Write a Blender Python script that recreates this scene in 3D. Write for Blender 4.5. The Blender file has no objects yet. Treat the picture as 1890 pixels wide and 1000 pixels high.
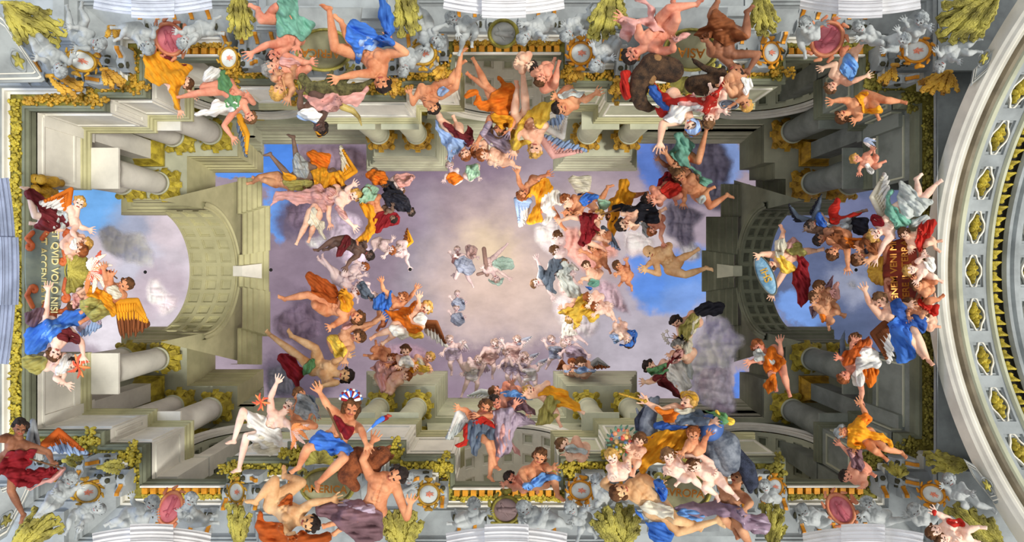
import bpy, bmesh, math, random
import numpy as np
from math import pi, sin, cos, sqrt, radians
from mathutils import Vector

# ---------------------------------------------------------------- camera, sky, light, exposure
F = 1000.0; CX = 945.0; CY = 500.0
sc = bpy.context.scene
COL = sc.collection
cam_d = bpy.data.cameras.new('camera'); cam = bpy.data.objects.new('camera', cam_d); COL.objects.link(cam)
cam_d.sensor_width = 36.0; cam_d.lens = 36.0 * F / 1890.0
cam_d.clip_end = 500
cam.location = (0, 0, 0); cam.rotation_euler = (pi, 0, 0)        # stands on the nave floor, looks straight up
sc.camera = cam
sc.view_settings.view_transform = 'Standard'; sc.view_settings.look = 'None'
sc.view_settings.gamma = 1; sc.view_settings.use_curve_mapping = False
sc.view_settings.exposure = 0.0

def lin(c):
    c = c / 255.0
    return c / 12.92 if c <= 0.04045 else ((c + 0.055) / 1.055) ** 2.4
def L3(rgb): return (lin(rgb[0]), lin(rgb[1]), lin(rgb[2]), 1.0)

# the sky seen through the opening: banks of coloured evening cloud, placed by direction
SKY = [  # (px, py, radius x, radius y, colour, strength, softness)
 (600,480,200,330,(146,128,142),.9,.5), (560,600,90,120,(136,118,134),.6,.6), (800,360,170,100,(140,120,136),.8,.5),
 (700,300,150,60,(122,104,122),.8,.5), (900,700,210,70,(150,128,146),.8,.5), (980,620,240,120,(176,162,170),.6,.7),
 (1180,640,200,130,(188,180,190),.85,.6), (780,500,60,150,(150,150,166),.5,.7),
 (935,495,200,175,(216,192,186),.85,.8), (925,510,135,125,(232,202,184),.8,.9), (912,458,80,55,(238,212,176),.75,.9), (1010,560,70,70,(226,202,190),.6,.8), (800,640,90,40,(132,110,128),.6,.6),(880,650,60,30,(128,104,122),.6,.6),(1010,650,90,36,(146,124,142),.6,.6),(860,300,120,50,(134,114,134),.6,.6),(740,420,60,60,(160,142,158),.5,.6),(1100,320,80,50,(140,122,140),.6,.6),
 (1090,430,120,130,(196,176,174),.8,.7), (1190,420,80,60,(206,192,194),.9,.5), (1280,300,110,70,(104,98,118),.95,.4),
 (1215,290,40,60,(90,124,200),.9,.3), (1350,300,26,50,(128,152,204),.9,.4),
 (1250,520,85,70,(104,148,222),.98,.28), (1265,560,60,45,(140,168,222),.5,.5), (1200,500,30,40,(98,144,226),.8,.4),(1358,705,24,40,(96,136,220),1,.3),
 (510,300,40,60,(84,138,226),1,.25), (512,400,22,50,(108,158,232),.95,.3), (560,400,60,60,(104,92,112),.9,.4),(560,700,80,60,(96,84,100),.9,.4),
 (580,610,60,60,(98,84,98),.8,.4),(445,322,60,14,(96,150,235),1,.2),
 (240,480,220,190,(214,202,210),.98,.25), (170,380,80,62,(112,176,238),.95,.35), (235,420,60,50,(150,160,184),.8,.6),(250,500,60,50,(196,198,214),.6,.6),
 (290,550,60,50,(200,182,192),.8,.5),(220,620,70,40,(236,228,236),.9,.5),(310,440,50,50,(222,206,212),.7,.6),
 (1600,480,200,200,(96,106,138),1,.12), (1590,400,90,60,(116,120,152),.8,.5),(1490,575,50,40,(122,160,226),.9,.3),(1570,510,50,50,(160,164,184),.8,.6),(1560,610,60,60,(86,98,128),.8,.5),
]
def build_world():
    w = bpy.data.worlds.new('sky'); sc.world = w; w.use_nodes = True
    nt = w.node_tree; N = nt.nodes; Lk = nt.links
    for n in list(N): N.remove(n)
    def node(t, **k):
        n = N.new(t)
        for a, b in k.items(): setattr(n, a, b)
        return n
    def math_(op, a, b=None, c=None, clamp=False):
        n = node('ShaderNodeMath', operation=op, use_clamp=clamp)
        for i, v in enumerate((a, b, c)):
            if v is None: continue
            if isinstance(v, (int, float)): n.inputs[i].default_value = v
            else: Lk.new(v, n.inputs[i])
        return n.outputs[0]
    tc = node('ShaderNodeTexCoord')
    sep = node('ShaderNodeSeparateXYZ'); Lk.new(tc.outputs['Generated'], sep.inputs[0])
    z = math_('MAXIMUM', sep.outputs[2], 0.02)
    u = math_('DIVIDE', sep.outputs[0], z); v = math_('DIVIDE', sep.outputs[1], z)
    cmb = node('ShaderNodeCombineXYZ'); Lk.new(u, cmb.inputs[0]); Lk.new(v, cmb.inputs[1])
    wn = node('ShaderNodeTexNoise'); wn.inputs['Scale'].default_value = 7.0; wn.inputs['Detail'].default_value = 7; wn.inputs['Roughness'].default_value = .62
    Lk.new(cmb.outputs[0], wn.inputs['Vector'])
    ws = node('ShaderNodeSeparateColor'); Lk.new(wn.outputs['Color'], ws.inputs[0])
    uu = math_('ADD', u, math_('MULTIPLY', math_('SUBTRACT', ws.outputs[0], .5), .16))
    vv = math_('ADD', v, math_('MULTIPLY', math_('SUBTRACT', ws.outputs[1], .5), .16))
    cur = None
    base = node('ShaderNodeRGB'); base.outputs[0].default_value = L3((164, 148, 160)); cur = base.outputs[0]
    for (px, py, rx, ry, c, s, soft) in SKY:
        dx = math_('MULTIPLY', math_('SUBTRACT', uu, (px - CX) / F), F / rx)
        dy = math_('MULTIPLY', math_('SUBTRACT', vv, (py - CY) / F), F / ry)
        r = math_('SQRT', math_('ADD', math_('MULTIPLY', dx, dx), math_('MULTIPLY', dy, dy)))
        mr = node('ShaderNodeMapRange', interpolation_type='SMOOTHSTEP')
        Lk.new(r, mr.inputs[0]); mr.inputs[1].default_value = 1 + soft * .3; mr.inputs[2].default_value = 1 - soft
        mr.inputs[3].default_value = 0; mr.inputs[4].default_value = s
        mx = node('ShaderNodeMix', data_type='RGBA'); Lk.new(mr.outputs[0], mx.inputs[0])
        Lk.new(cur, mx.inputs[6]); mx.inputs[7].default_value = L3(c); cur = mx.outputs[2]
    # streaks and soft billows in the haze
    n2 = node('ShaderNodeTexNoise'); n2.inputs['Scale'].default_value = 16; n2.inputs['Detail'].default_value = 8; n2.inputs['Roughness'].default_value = .6
    mp = node('ShaderNodeMapping'); mp.inputs['Scale'].default_value = (1.0, 1.5, 1); Lk.new(cmb.outputs[0], mp.inputs[0]); Lk.new(mp.outputs[0], n2.inputs['Vector'])
    fac = math_('MULTIPLY_ADD', n2.outputs['Fac'], .9, .58)
    mm = node('ShaderNodeVectorMath', operation='SCALE'); Lk.new(cur, mm.inputs[0]); Lk.new(fac, mm.inputs['Scale'])
    # below the horizon: the daylit nave
    gm = math_('GREATER_THAN', sep.outputs[2], 0.02)
    fin = node('ShaderNodeMix', data_type='RGBA'); Lk.new(gm, fin.inputs[0]); fin.inputs[6].default_value = (.80, .80, .78, 1); Lk.new(mm.outputs[0], fin.inputs[7])
    bg = node('ShaderNodeBackground'); Lk.new(fin.outputs[2], bg.inputs[0]); bg.inputs[1].default_value = 1.0
    out = node('ShaderNodeOutputWorld'); Lk.new(bg.outputs[0], out.inputs[0])
build_world()

def lamp(name, kind, loc, target, energy, color, size=None, angle=None):
    d = bpy.data.lights.new(name, kind); d.energy = energy; d.color = color
    if kind == 'AREA': d.shape = 'RECTANGLE'; d.size, d.size_y = size
    if kind == 'SUN': d.angle = angle
    if kind == 'POINT': d.shadow_soft_size = size
    o = bpy.data.objects.new(name, d); COL.objects.link(o); o.location = loc
    dr = Vector(target) - Vector(loc); o.rotation_euler = dr.to_track_quat('-Z', 'Y').to_euler()
    return o
lamp('upward_key_light', 'SUN', (21, 7, -15), (0, 0, 20), 3.0, (1, .96, .88), angle=radians(9))  # added key lamp, shining up from below the floor to model the forms
lamp('glory_light', 'POINT', (0, 0, 27), (0, 0, 0), 1500, (1, .93, .8), size=2.5)
lamp('window_daylight', 'AREA', (-30, 0, 8), (-14, 0, 17), 2400, (.35, .55, 1), size=(16, 8))

# ---------------------------------------------------------------- materials
MATS = {}
def mat(name, rgb, rough=.7, metal=0, var=.12, scale=1.5, rgb2=None, spec=.25, bump=0.0, fine=0.0):
    if name in MATS: return MATS[name]
    m = bpy.data.materials.new(name); m.use_nodes = True; nt = m.node_tree; N = nt.nodes; Lk = nt.links
    b = N['Principled BSDF']; b.inputs['Roughness'].default_value = rough; b.inputs['Metallic'].default_value = metal
    b.inputs['Specular IOR Level'].default_value = spec
    tc = N.new('ShaderNodeTexCoord'); n = N.new('ShaderNodeTexNoise'); n.inputs['Scale'].default_value = scale; n.inputs['Detail'].default_value = 6
    n.inputs['Roughness'].default_value = .6
    Lk.new(tc.outputs['Object'], n.inputs['Vector'])
    cr = N.new('ShaderNodeValToRGB'); c = L3(rgb)
    c2 = L3(rgb2) if rgb2 else tuple(x * (1 - var * 2) for x in c[:3]) + (1,)
    c3 = c if rgb2 else tuple(min(1, x * (1 + var)) for x in c[:3]) + (1,)
    cr.color_ramp.elements[0].position = .36; cr.color_ramp.elements[0].color = c2
    cr.color_ramp.elements[1].position = .62; cr.color_ramp.elements[1].color = c3
    Lk.new(n.outputs['Fac'], cr.inputs[0]); Lk.new(cr.outputs[0], b.inputs['Base Color'])
    if bump:
        n2 = N.new('ShaderNodeTexNoise'); n2.inputs['Scale'].default_value = fine or scale * 8; n2.inputs['Detail'].default_value = 5
        Lk.new(tc.outputs['Object'], n2.inputs['Vector'])
        bp = N.new('ShaderNodeBump'); bp.inputs['Strength'].default_value = bump; bp.inputs['Distance'].default_value = .1
        Lk.new(n2.outputs['Fac'], bp.inputs['Height']); Lk.new(bp.outputs[0], b.inputs['Normal'])
    MATS[name] = m; return m
STONE = mat('grey_green_stone', (186,188,164), .8, var=.1, scale=.5)
STONE_L = mat('pale_stone', (222,219,208), .8, var=.08, scale=.6)
STONE_O = mat('olive_stone', (184,180,140), .8, var=.1, scale=.5)
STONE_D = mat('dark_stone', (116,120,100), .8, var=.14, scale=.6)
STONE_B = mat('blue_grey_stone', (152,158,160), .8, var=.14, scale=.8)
STONE_R = mat('grey_marble_shade_tone', (132,138,130), .8, var=.16, scale=.7)  # darker copy for the right end, with its shade put into the colour
WHITE = mat('white_stucco', (226,226,228), .7, var=.08, scale=1.2)
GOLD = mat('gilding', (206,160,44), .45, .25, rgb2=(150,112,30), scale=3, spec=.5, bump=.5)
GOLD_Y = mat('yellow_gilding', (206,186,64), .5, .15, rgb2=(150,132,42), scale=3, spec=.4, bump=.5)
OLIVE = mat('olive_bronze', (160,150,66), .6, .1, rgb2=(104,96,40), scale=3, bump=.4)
ORANGE = mat('orange_gilding', (216,150,40), .5, .2, rgb2=(176,112,26), scale=3)
DARK = mat('slot_shade_tone', (62,60,44), .9)
PINK = mat('pink_marble', (196,112,120), .6, rgb2=(160,80,92), scale=2)
GRISAILLE = mat('grisaille_stucco', (168,172,172), .75, rgb2=(136,140,142), scale=1.5)

# ---------------------------------------------------------------- object helpers
def tag(o, label=None, cat=None, group=None, kind=None):
    if label: o['label'] = label
    if cat: o['category'] = cat
    if group: o['group'] = group
    if kind: o['kind'] = kind
    return o
def empty(name, loc):
    o = bpy.data.objects.new(name, None); o.location = loc; o.empty_display_size = .2; COL.objects.link(o); return o
def mesh_obj(name, verts, faces, m, parent=None, smooth=False, loc=None, kind=None, origin=None):
    """verts in world space; they are stored relative to the origin (the parent's location when there is one)"""
    V = np.asarray(verts, dtype=float).reshape(-1, 3)
    if parent is not None: org = np.array(parent.matrix_basis.translation) if parent.parent is None else np.array(parent.matrix_basis.translation) + np.array(parent.parent.matrix_basis.translation)
    elif origin is not None: org = np.array(origin, float)
    else: org = (V.min(0) + V.max(0)) / 2
    me = bpy.data.meshes.new(name); me.from_pydata((V - org).tolist(), [], [tuple(f) for f in faces]); 
    if smooth: me.polygons.foreach_set('use_smooth', [True] * len(me.polygons))
    me.materials.append(m); me.update()
    o = bpy.data.objects.new(name, me); COL.objects.link(o)
    if parent is not None: o.parent = parent
    else: o.location = org
    if kind: o['kind'] = kind
    return o
class MB:
    def __init__(s): s.v = []; s.f = []
    def add(s, v, f):
        n = len(s.v); s.v += [tuple(p) for p in v]; s.f += [tuple(i + n for i in q) for q in f]; return s
    def box(s, x0, y0, z0, x1, y1, z1):
        v = [(x0,y0,z0),(x1,y0,z0),(x1,y1,z0),(x0,y1,z0),(x0,y0,z1),(x1,y0,z1),(x1,y1,z1),(x0,y1,z1)]
        return s.add(v, [(0,3,2,1),(4,5,6,7),(0,1,5,4),(1,2,6,5),(2,3,7,6),(3,0,4,7)])
    def frustum(s, x0,y0,x1,y1,z0, X0,Y0,X1,Y1,z1):
        v = [(x0,y0,z0),(x1,y0,z0),(x1,y1,z0),(x0,y1,z0),(X0,Y0,z1),(X1,Y0,z1),(X1,Y1,z1),(X0,Y1,z1)]
        return s.add(v, [(0,3,2,1),(4,5,6,7),(0,1,5,4),(1,2,6,5),(2,3,7,6),(3,0,4,7)])
    def lathe(s, c, prof, n=28):
        v = []; f = []
        for r, z in prof:
            for i in range(n): a = 2*pi*i/n; v.append((c[0]+r*cos(a), c[1]+r*sin(a), c[2]+z))
        for j in range(len(prof)-1):
            for i in range(n): f.append((j*n+i, j*n+(i+1)%n, (j+1)*n+(i+1)%n, (j+1)*n+i))
        f.append(tuple(range(n))[::-1]); f.append(tuple((len(prof)-1)*n+i for i in range(n)))
        return s.add(v, f)
    def build(s, name, m, parent=None, smooth=False, kind=None, origin=None):
        return mesh_obj(name, s.v, s.f, m, parent, smooth, kind=kind, origin=origin)
def W(px, py, Z): return ((px - CX) / F * Z, (py - CY) / F * Z, Z)

def offset_poly(P, d, closed=True):
    """mitred offset of a polyline in plan; positive d goes to the left of travel"""
    n = len(P); out = []
    for i in range(n):
        p = np.array(P[i], float)
        a = np.array(P[i-1], float) if (closed or i > 0) else None
        b = np.array(P[(i+1) % n], float) if (closed or i < n-1) else None
        def nrm(u, w):
            t = w - u; l = np.hypot(*t); t = t / (l if l > 1e-9 else 1); return np.array((-t[1], t[0]))
        if a is None: o = nrm(p, b) * d
        elif b is None: o = nrm(a, p) * d
        else:
            n1 = nrm(a, p); n2 = nrm(p, b); s_ = n1 + n2; q = 1 + n1.dot(n2)
            o = s_ / q * d if q > .1 else n1 * d
        out.append(p + o)
    return out
def loft(rings, closed=True):
    """rings: list of (list of (x,y), z)"""
    v = []; f = []; n = len(rings[0][0])
    for P, z in rings:
        for p in P: v.append((p[0], p[1], z))
    for j in range(len(rings)-1):
        for i in range(n if closed else n-1):
            k = (i+1) % n; f.append((j*n+i, j*n+k, (j+1)*n+k, (j+1)*n+i))
    return v, f
# ================================================================ ARCHITECTURE
# plan of the lower frame, 1 unit = .02 m at Z=20 (x, distance from the long axis)
half = [(45,300),(185,300),(185,325),(262,325),(262,394),(418,394),(418,350),(531,350),(531,320),(745,320),(745,346),(836,346),
        (836,398),(1035,398),(1035,346),(1125,346),(1125,320),(1339,320),(1339,350),(1450,350),(1450,394),(1593,394),(1593,328),(1665,328),(1665,305),(1697,305)]
def U(x, d): return ((x - CX) * .02, d * .02)
P20 = [U(x, -d) for x, d in half] + [U(x, d) for x, d in reversed(half)]   # clockwise in picture, so outward is to the right of travel
def ring(off, z):
    q = offset_poly(P20, -off)
    return ([(min(p[0], 14.92*z/19), p[1]) for p in q] if off >= .7 else q, z)
# garland soffit, its fillets and the lower wall
def stone_strip(name, prof, m):
    v, f = loft([ring(o, z) for o, z in prof]); return mesh_obj(name, v, f, m, kind='structure')
stone_strip('trim_1', [(.0,20.55),(.0,20.22),(-.06,20.2),(-.06,20.12),(.0,20.06),(.0,20.0),(.10,20.0)], STONE_D)
stone_strip('trim_2', [(.10,20.0),(.10,20.05),(.52,20.05),(.52,20.0)], OLIVE)
stone_strip('trim_3', [(.52,20.0),(.62,20.0),(.62,19.86),(.70,19.86)], STONE_L)
stone_strip('wall_frieze', [(.70,19.86),(.74,19.7),(1.45,19.3),(1.5,19.2)], STONE_B)
stone_strip('trim_4', [(1.5,19.2),(1.5,19.1),(1.58,19.1),(1.58,19.0),(1.8,18.9),(1.8,18.7)], STONE_B)
# outer lower wall of the nave: from the frieze down and outwards
def outer_wall():
    v, f = loft([ring(1.8, 18.7), ring(2.1, 18.6)])
    mesh_obj('trim_5', v, f, STONE_B, kind='structure')
    m = MB(); P = ring(2.0, 18.65)[0]; n = len(P)
    # big slab behind with the opening cut: bridge to an outer rectangle
    bm = bmesh.new(); inner = [bm.verts.new((p[0], p[1], 18.65)) for p in P]
    outer = [bm.verts.new(q) for q in ((-32,-20,18.65),(14.66,-20,18.65),(14.66,20,18.65),(-32,20,18.65))]
    e = [bm.edges.new((inner[i], inner[(i+1)%n])) for i in range(n)] + [bm.edges.new((outer[i], outer[(i+1)%4])) for i in range(4)]
    bmesh.ops.triangle_fill(bm, use_beauty=True, edges=e)
    # open the two ends
    me = bpy.data.meshes.new('ceiling'); bm.to_mesh(me); bm.free(); me.materials.append(STONE_B)
    o = bpy.data.objects.new('ceiling', me); COL.objects.link(o); o['kind'] = 'structure'
outer_wall()
MB().box(15.1,-20,19.3,26,20,19.4).build('wall_right', STONE_B, kind='structure')
for y0, y1, nm in ((-20,-6.9,'top'),(6.9,20,'bottom')): MB().box(14.6,y0,18.65,26,y1,18.8).build('wall_'+nm, STONE_B, kind='structure')

# pedestals (the plinths under the columns), one object each
def pedestal(pts, z0, z1, m, label, name='pedestal', back=3.0):
    """pts: open plan polyline (world) with the room on its left; closed at the back"""
    for sgn in (-1, 1):
        P = [(x, y * -sgn) for x, y in pts] if sgn == 1 else pts
        s = 1 if sgn == -1 else -1
        def off(d): return offset_poly(P, d * s, closed=False)
        t = empty(name, (P[len(P)//2][0], P[len(P)//2][1], z0))
        tag(t, label % ('upper' if sgn == -1 else 'lower'), 'pedestal')
        v, f = loft([(off(-1.6), z0), (off(0), z0), (off(0), z1+.12)], closed=False); mesh_obj('plinth', v, f, m, t)
        prof = [(-.01,z1+.1),(.05,z1+.12),(.05,z1+.2),(.11,z1+.24),(.11,z1+.36),(.17,z1+.4),(.17,z1+.5),(.08,z1+.55),(-2.2,z1+.56)]
        v, f = loft([(off(o), z) for o, z in prof], closed=False); mesh_obj('cap_moulding', v, f, STONE_O if m is not STONE_R else STONE_D, t)
        # recessed panel frames on each long face
        for a, b in zip(P[:-1], P[1:]):
            L_ = math.hypot(b[0]-a[0], b[1]-a[1])
            if L_ < .45: continue
            dx, dy = (b[0]-a[0])/L_, (b[1]-a[1])/L_; nx, ny = (-dy*s, dx*s)
            mb = MB(); e0, e1 = .12, L_-.12; h0, h1 = z0+.25, z1-.2; w = .07; q = .05
            def pt(u, h, k): return (a[0]+dx*u+nx*k, a[1]+dy*u+ny*k, h)
            for (u0,u1,g0,g1) in ((e0,e1,h0,h0+w),(e0,e1,h1-w,h1),(e0,e0+w,h0+w,h1-w),(e1-w,e1,h0+w,h1-w)):
                vv = [pt(u0,g0,0),pt(u1,g0,0),pt(u1,g1,0),pt(u0,g1,0),pt(u0,g0,q),pt(u1,g0,q),pt(u1,g1,q),pt(u0,g1,q)]
                mb.add(vv, [(0,3,2,1),(4,5,6,7),(0,1,5,4),(1,2,6,5),(2,3,7,6),(3,0,4,7)])
            mb.build('panel_frame', STONE_L if m is not STONE_R else STONE, t)
def PU(pts): return [U(x, -d) for x, d in pts]
pedestal([U(45,-172), U(45,-300), U(185,-300), U(185,-325), U(262,-325), U(262,-402)], 20.5, 22.5, STONE_L, 'stepped pale pedestal block at the left end, %s side')
pedestal([U(418,-402), U(418,-350), U(531,-350), U(531,-320), U(745,-320), U(745,-346), U(836,-346), U(836,-412)], 20.5, 22.5, STONE_L, 'pale pedestal block left of the middle bay, %s side')
pedestal([U(1035,-412), U(1035,-346), U(1125,-346), U(1125,-320), U(1339,-320), U(1339,-350), U(1450,-350), U(1450,-402)], 20.5, 22.5, STONE, 'grey pedestal block right of the middle bay, %s side')
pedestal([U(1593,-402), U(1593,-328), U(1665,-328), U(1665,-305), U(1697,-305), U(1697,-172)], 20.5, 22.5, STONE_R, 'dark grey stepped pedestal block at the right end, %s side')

# columns
ZB, ZT = 23.05, 27.6
def capital_mesh(x, y, r, z, h):
    m = MB(); m.lathe((x, y, z-h), [(r*.92,0),(r*1.02,.05),(r*.95,.1),(r*1.0,h*.5),(r*1.3,h*.9)], 24)
    n = 12; a = r * 1.72; pts = []
    for k in range(4):
        c0 = pi/4 + k*pi/2
        for t in range(n):
            u = t / n; ang = c0 + u*pi/2
            p0 = np.array((cos(c0), sin(c0))) * a; p1 = np.array((cos(c0+pi/2), sin(c0+pi/2))) * a
            p = p0*(1-u) + p1*u; p = p * (1 - .16*sin(pi*u)); pts.append((x+p[0], y+p[1]))
    N_ = len(pts); v = [(p[0],p[1],z-.1) for p in pts] + [(p[0],p[1],z+.06) for p in pts]
    m.add(v, [tuple(range(N_))[::-1], tuple(range(N_,2*N_))] + [(i,(i+1)%N_,N_+(i+1)%N_,N_+i) for i in range(N_)])
    for k in range(16):      # leaves curling out under the abacus
        an = 2*pi*k/16; rr = r*(1.12 if k % 2 else 1.28); zz = z - (h*.62 if k % 2 else h*.3)
        cx_, cy_ = x+rr*cos(an), y+rr*sin(an); s_ = .13*r/.5
        v = []; 
        for (dr, dz) in ((-.1,-.16),(.04,-.06),(.16,.02),(.1,-.04)):
            for w_ in (-1, 1): v.append((cx_+(dr*cos(an)-w_*s_*sin(an)), cy_+(dr*sin(an)+w_*s_*cos(an)), zz+dz))
        m.add(v, [(0,2,3,1),(2,4,5,3),(4,6,7,5)])
    for k in range(4):       # corner volutes
        an = pi/4 + k*pi/2; m.lathe((x+a*.86*cos(an), y+a*.86*sin(an), z-.32), [(.02,0),(.15,.04),(.17,.12),(.12,.2)], 10)
    return m
def column(x, y, r, label, m=STONE_L, gold=GOLD_Y, group=None):
    t = empty('column', (x, y, ZB)); tag(t, label, 'column')
    prof = [(r*1.0,0.3)] + [(r*(1.0-.13*(k/10)**1.6), .3+(ZT-.75-ZB-.3)*k/10) for k in range(11)]
    MB().lathe((x,y,ZB), prof, 40).build('shaft', m, t, smooth=True)
    s = MB().lathe((x,y,ZB), [(r*1.35,0),(r*1.38,.06),(r*1.32,.12),(r*1.12,.15),(r*1.22,.2),(r*1.2,.26),(r*1.02,.3)], 36); s.box(x-r*1.45,y-r*1.45,ZB-.1,x+r*1.45,y+r*1.45,ZB)
    s.build('base', m, t)
    MB().lathe((x,y,ZT-.82), [(r*.9,0),(r*.98,.03),(r*.98,.07),(r*.9,.1)], 32).build('neck_ring', STONE, t, smooth=True)
    capital_mesh(x, y, r*.92, ZT, .72).build('capital', gold, t)
COLS = [(-14.95,-6.85,.62,'far left end, outer column nearest the side arch'),(-16.8,-6.7,.58,'far left end, second column from the side arch'),
 (-17.55,-4.35,.6,'left end, column nearest the coffered end arch'),(-19.3,-4.35,.6,'left end, outer column beside the open sky'),
 (-6.6,-6.8,.55,'middle left pair, left column'),(-4.75,-6.8,.55,'middle left pair, right column'),
 (3.75,-6.8,.55,'middle right pair, left column'),(5.8,-6.8,.55,'middle right pair, right column'),
 (13.9,-6.9,.6,'right end, column nearest the side arch'),(14.9,-4.35,.6,'right end, column nearest the coffered end arch'),(16.7,-4.35,.62,'right end, outer column beside the dark sky')]
for i, (x, y, r, lb) in enumerate(COLS):
    for sg in (1, -1):
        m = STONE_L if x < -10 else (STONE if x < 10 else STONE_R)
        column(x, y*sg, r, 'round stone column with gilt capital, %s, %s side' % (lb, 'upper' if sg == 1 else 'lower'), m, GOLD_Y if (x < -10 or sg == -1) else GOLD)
# square pilasters and the walls behind the columns
def pil(x0,y0,x1,y1,m,label,cap=True):
    for sg in (1,-1):
        ya, yb = sorted((y0*sg, y1*sg))
        t = empty('pilaster', ((x0+x1)/2,(ya+yb)/2,ZB-.1)); tag(t, label % ('upper' if sg==1 else 'lower'), 'pilaster')
        MB().box(x0,ya,ZB+.15,x1,yb,ZT-.6).build('shaft', m, t)
        MB().box(x0-.06,ya-.06,20.8,x1+.06,yb+.06,ZB-.12).build('plinth', m, t)
        b = MB(); b.box(x0-.1,ya-.1,ZB-.1,x1+.1,yb+.1,ZB+.2); b.build('base', m, t)
        b = MB(); b.frustum(x0-.02,ya-.02,x1+.02,yb+.02,ZT-.6,x0-.22,ya-.22,x1+.22,yb+.22,ZT-.08); b.box(x0-.28,ya-.28,ZT-.1,x1+.28,yb+.28,ZT+.04)
        b.build('capital', GOLD_Y if x0 < 10 else GOLD, t)
pil(-18.9,-6.5,-18.0,-5.6, STONE_L, 'square pale pilaster between the left end columns, %s side')
pil(-13.6,-8.6,-12.9+.0,-7.95, STONE_L, 'square pilaster at the left side arch, %s side')
pil(-16.3,-9.2,-15.4,-8.3, STONE_L, 'square pale pilaster behind the left corner columns, %s side')
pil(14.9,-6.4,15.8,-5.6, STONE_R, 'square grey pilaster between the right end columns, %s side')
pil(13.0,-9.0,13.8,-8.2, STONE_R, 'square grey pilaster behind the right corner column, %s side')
pil(-7.1,-8.9,-6.3,-8.2, STONE, 'square pilaster behind the middle left pair, %s side')
pil(-5.2,-8.9,-4.4,-8.2, STONE, 'second square pilaster behind the middle left pair, %s side')
pil(3.4,-8.9,4.2,-8.2, STONE, 'square pilaster behind the middle right pair, %s side')
pil(5.4,-8.9,6.2,-8.2, STONE, 'second square pilaster behind the middle right pair, %s side')
for sg, nm in ((1,'top'),(-1,'bottom')):
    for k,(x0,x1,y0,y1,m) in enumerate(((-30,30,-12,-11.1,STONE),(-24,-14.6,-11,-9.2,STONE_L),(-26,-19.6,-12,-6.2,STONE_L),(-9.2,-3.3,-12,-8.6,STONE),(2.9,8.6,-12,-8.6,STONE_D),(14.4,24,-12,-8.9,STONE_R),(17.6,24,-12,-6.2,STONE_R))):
        ya, yb = sorted((y0*sg,y1*sg))
        MB().box(x0,ya,21.0,x1,yb,27.98).build('wall_%s' % nm, m, kind='structure')

# arches: coffered barrels
def arch_pts(cz, R, a0, a1, n): return [(R*sin(a), cz+R*cos(a)) for a in [a0+(a1-a0)*i/n for i in range(n+1)]]
def coffered(axis, c, cz, R, s0, s1, nr, na, m, mp, depth=.18, a0=-pi/2, a1=pi/2, rim=.22, name='coffered_soffit', parent=None, medal=None):
    """barrel along axis; c: centre in the other plan direction"""
    def P(s, a, r):
        if axis == 'X': return (s, c + r*sin(a), cz + r*cos(a))
        return (c + r*sin(a), s, cz + r*cos(a))
    fr = MB(); pn = MB(); sub = 4
    for i in range(nr):
        sa, sb = s0+(s1-s0)*i/nr, s0+(s1-s0)*(i+1)/nr
        for j in range(na):
            ta, tb = a0+(a1-a0)*j/na, a0+(a1-a0)*(j+1)/na
            da = (tb-ta)*rim; ds = (sb-sa)*rim
            lv = [(0,0,0),(1,1,0),(1,1,depth*.45),(1.45,1.45,depth*.45),(1.45,1.45,depth)]
            ringsv = []
            for (q, w, dp) in lv:
                A0, A1, S0, S1 = ta+da*q, tb-da*q, sa+ds*w, sb-ds*w; r = R + dp; rg = []
                for k in range(sub): rg.append(P(S0, A0+(A1-A0)*k/sub, r))
                rg.append(P(S0, A1, r)); rg.append(P(S1, A1, r))
                for k in range(1, sub): rg.append(P(S1, A1+(A0-A1)*k/sub, r))
                rg.append(P(S1, A0, r)); ringsv.append(rg)
            n = len(ringsv[0]); v = [p for rg in ringsv for p in rg]
            f = [(q*n+k, q*n+(k+1)%n, (q+1)*n+(k+1)%n, (q+1)*n+k) for q in range(len(lv)-1) for k in range(n)]
            fr.add(v, f)
            rg = ringsv[-1]; pn.add([*rg], [(k, k+1, n-2-k if k < sub else n-2-k, n-1-k) for k in range(sub)])
    o = fr.build(name, m, parent); p = pn.build('coffer_panel', mp, parent)
    if parent is None: o['kind'] = 'structure'; p['kind'] = 'structure'
    return o
def spandrel(axis, c, cz, R, s, ztop, hw, m, t, th=.25, band=.35, mb=STONE_L):
    """face wall with an arched hole, plus its archivolt band"""
    n = 40; A = [(-R-.0, cz-3.2)] + arch_pts(cz, R, -pi/2, pi/2, n) + [(R, cz-3.2)]
    B = []
    for (u, z) in A:
        B.append((u, z))
    v = []; f = []
    def P(u, z, k): return (k, c+u, z) if axis == 'X' else (c+u, k, z)
    for i, (u, z) in enumerate(A):
        uu = max(-hw, min(hw, u*hw/R)) 
        v += [P(u, z, s), P(uu, ztop, s)]
    for i in range(len(A)-1): f.append((2*i, 2*i+2, 2*i+3, 2*i+1))
    mesh_obj('spandrel_wall', v, f, m, t)
    sgn = th
    arc = arch_pts(cz, 1, -pi/2, pi/2, n); v = []; f = []
    prof = [(R, 0), (R, sgn*.5), (R+band*.35, sgn*.5), (R+band*.35, sgn*.8), (R+band*.8, sgn*.8), (R+band, sgn*1.2), (R+band*1.1, 0)]
    for (u, z) in arc:
        for (r, k) in prof: v.append(P(u*r, cz+(z-cz)*r, s+k))
    q = len(prof)
    for i in range(n):
        for k in range(q-1): f.append((i*q+k, i*q+k+1, (i+1)*q+k+1, (i+1)*q+k))
    mesh_obj('archivolt', v, f, mb, t)
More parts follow.
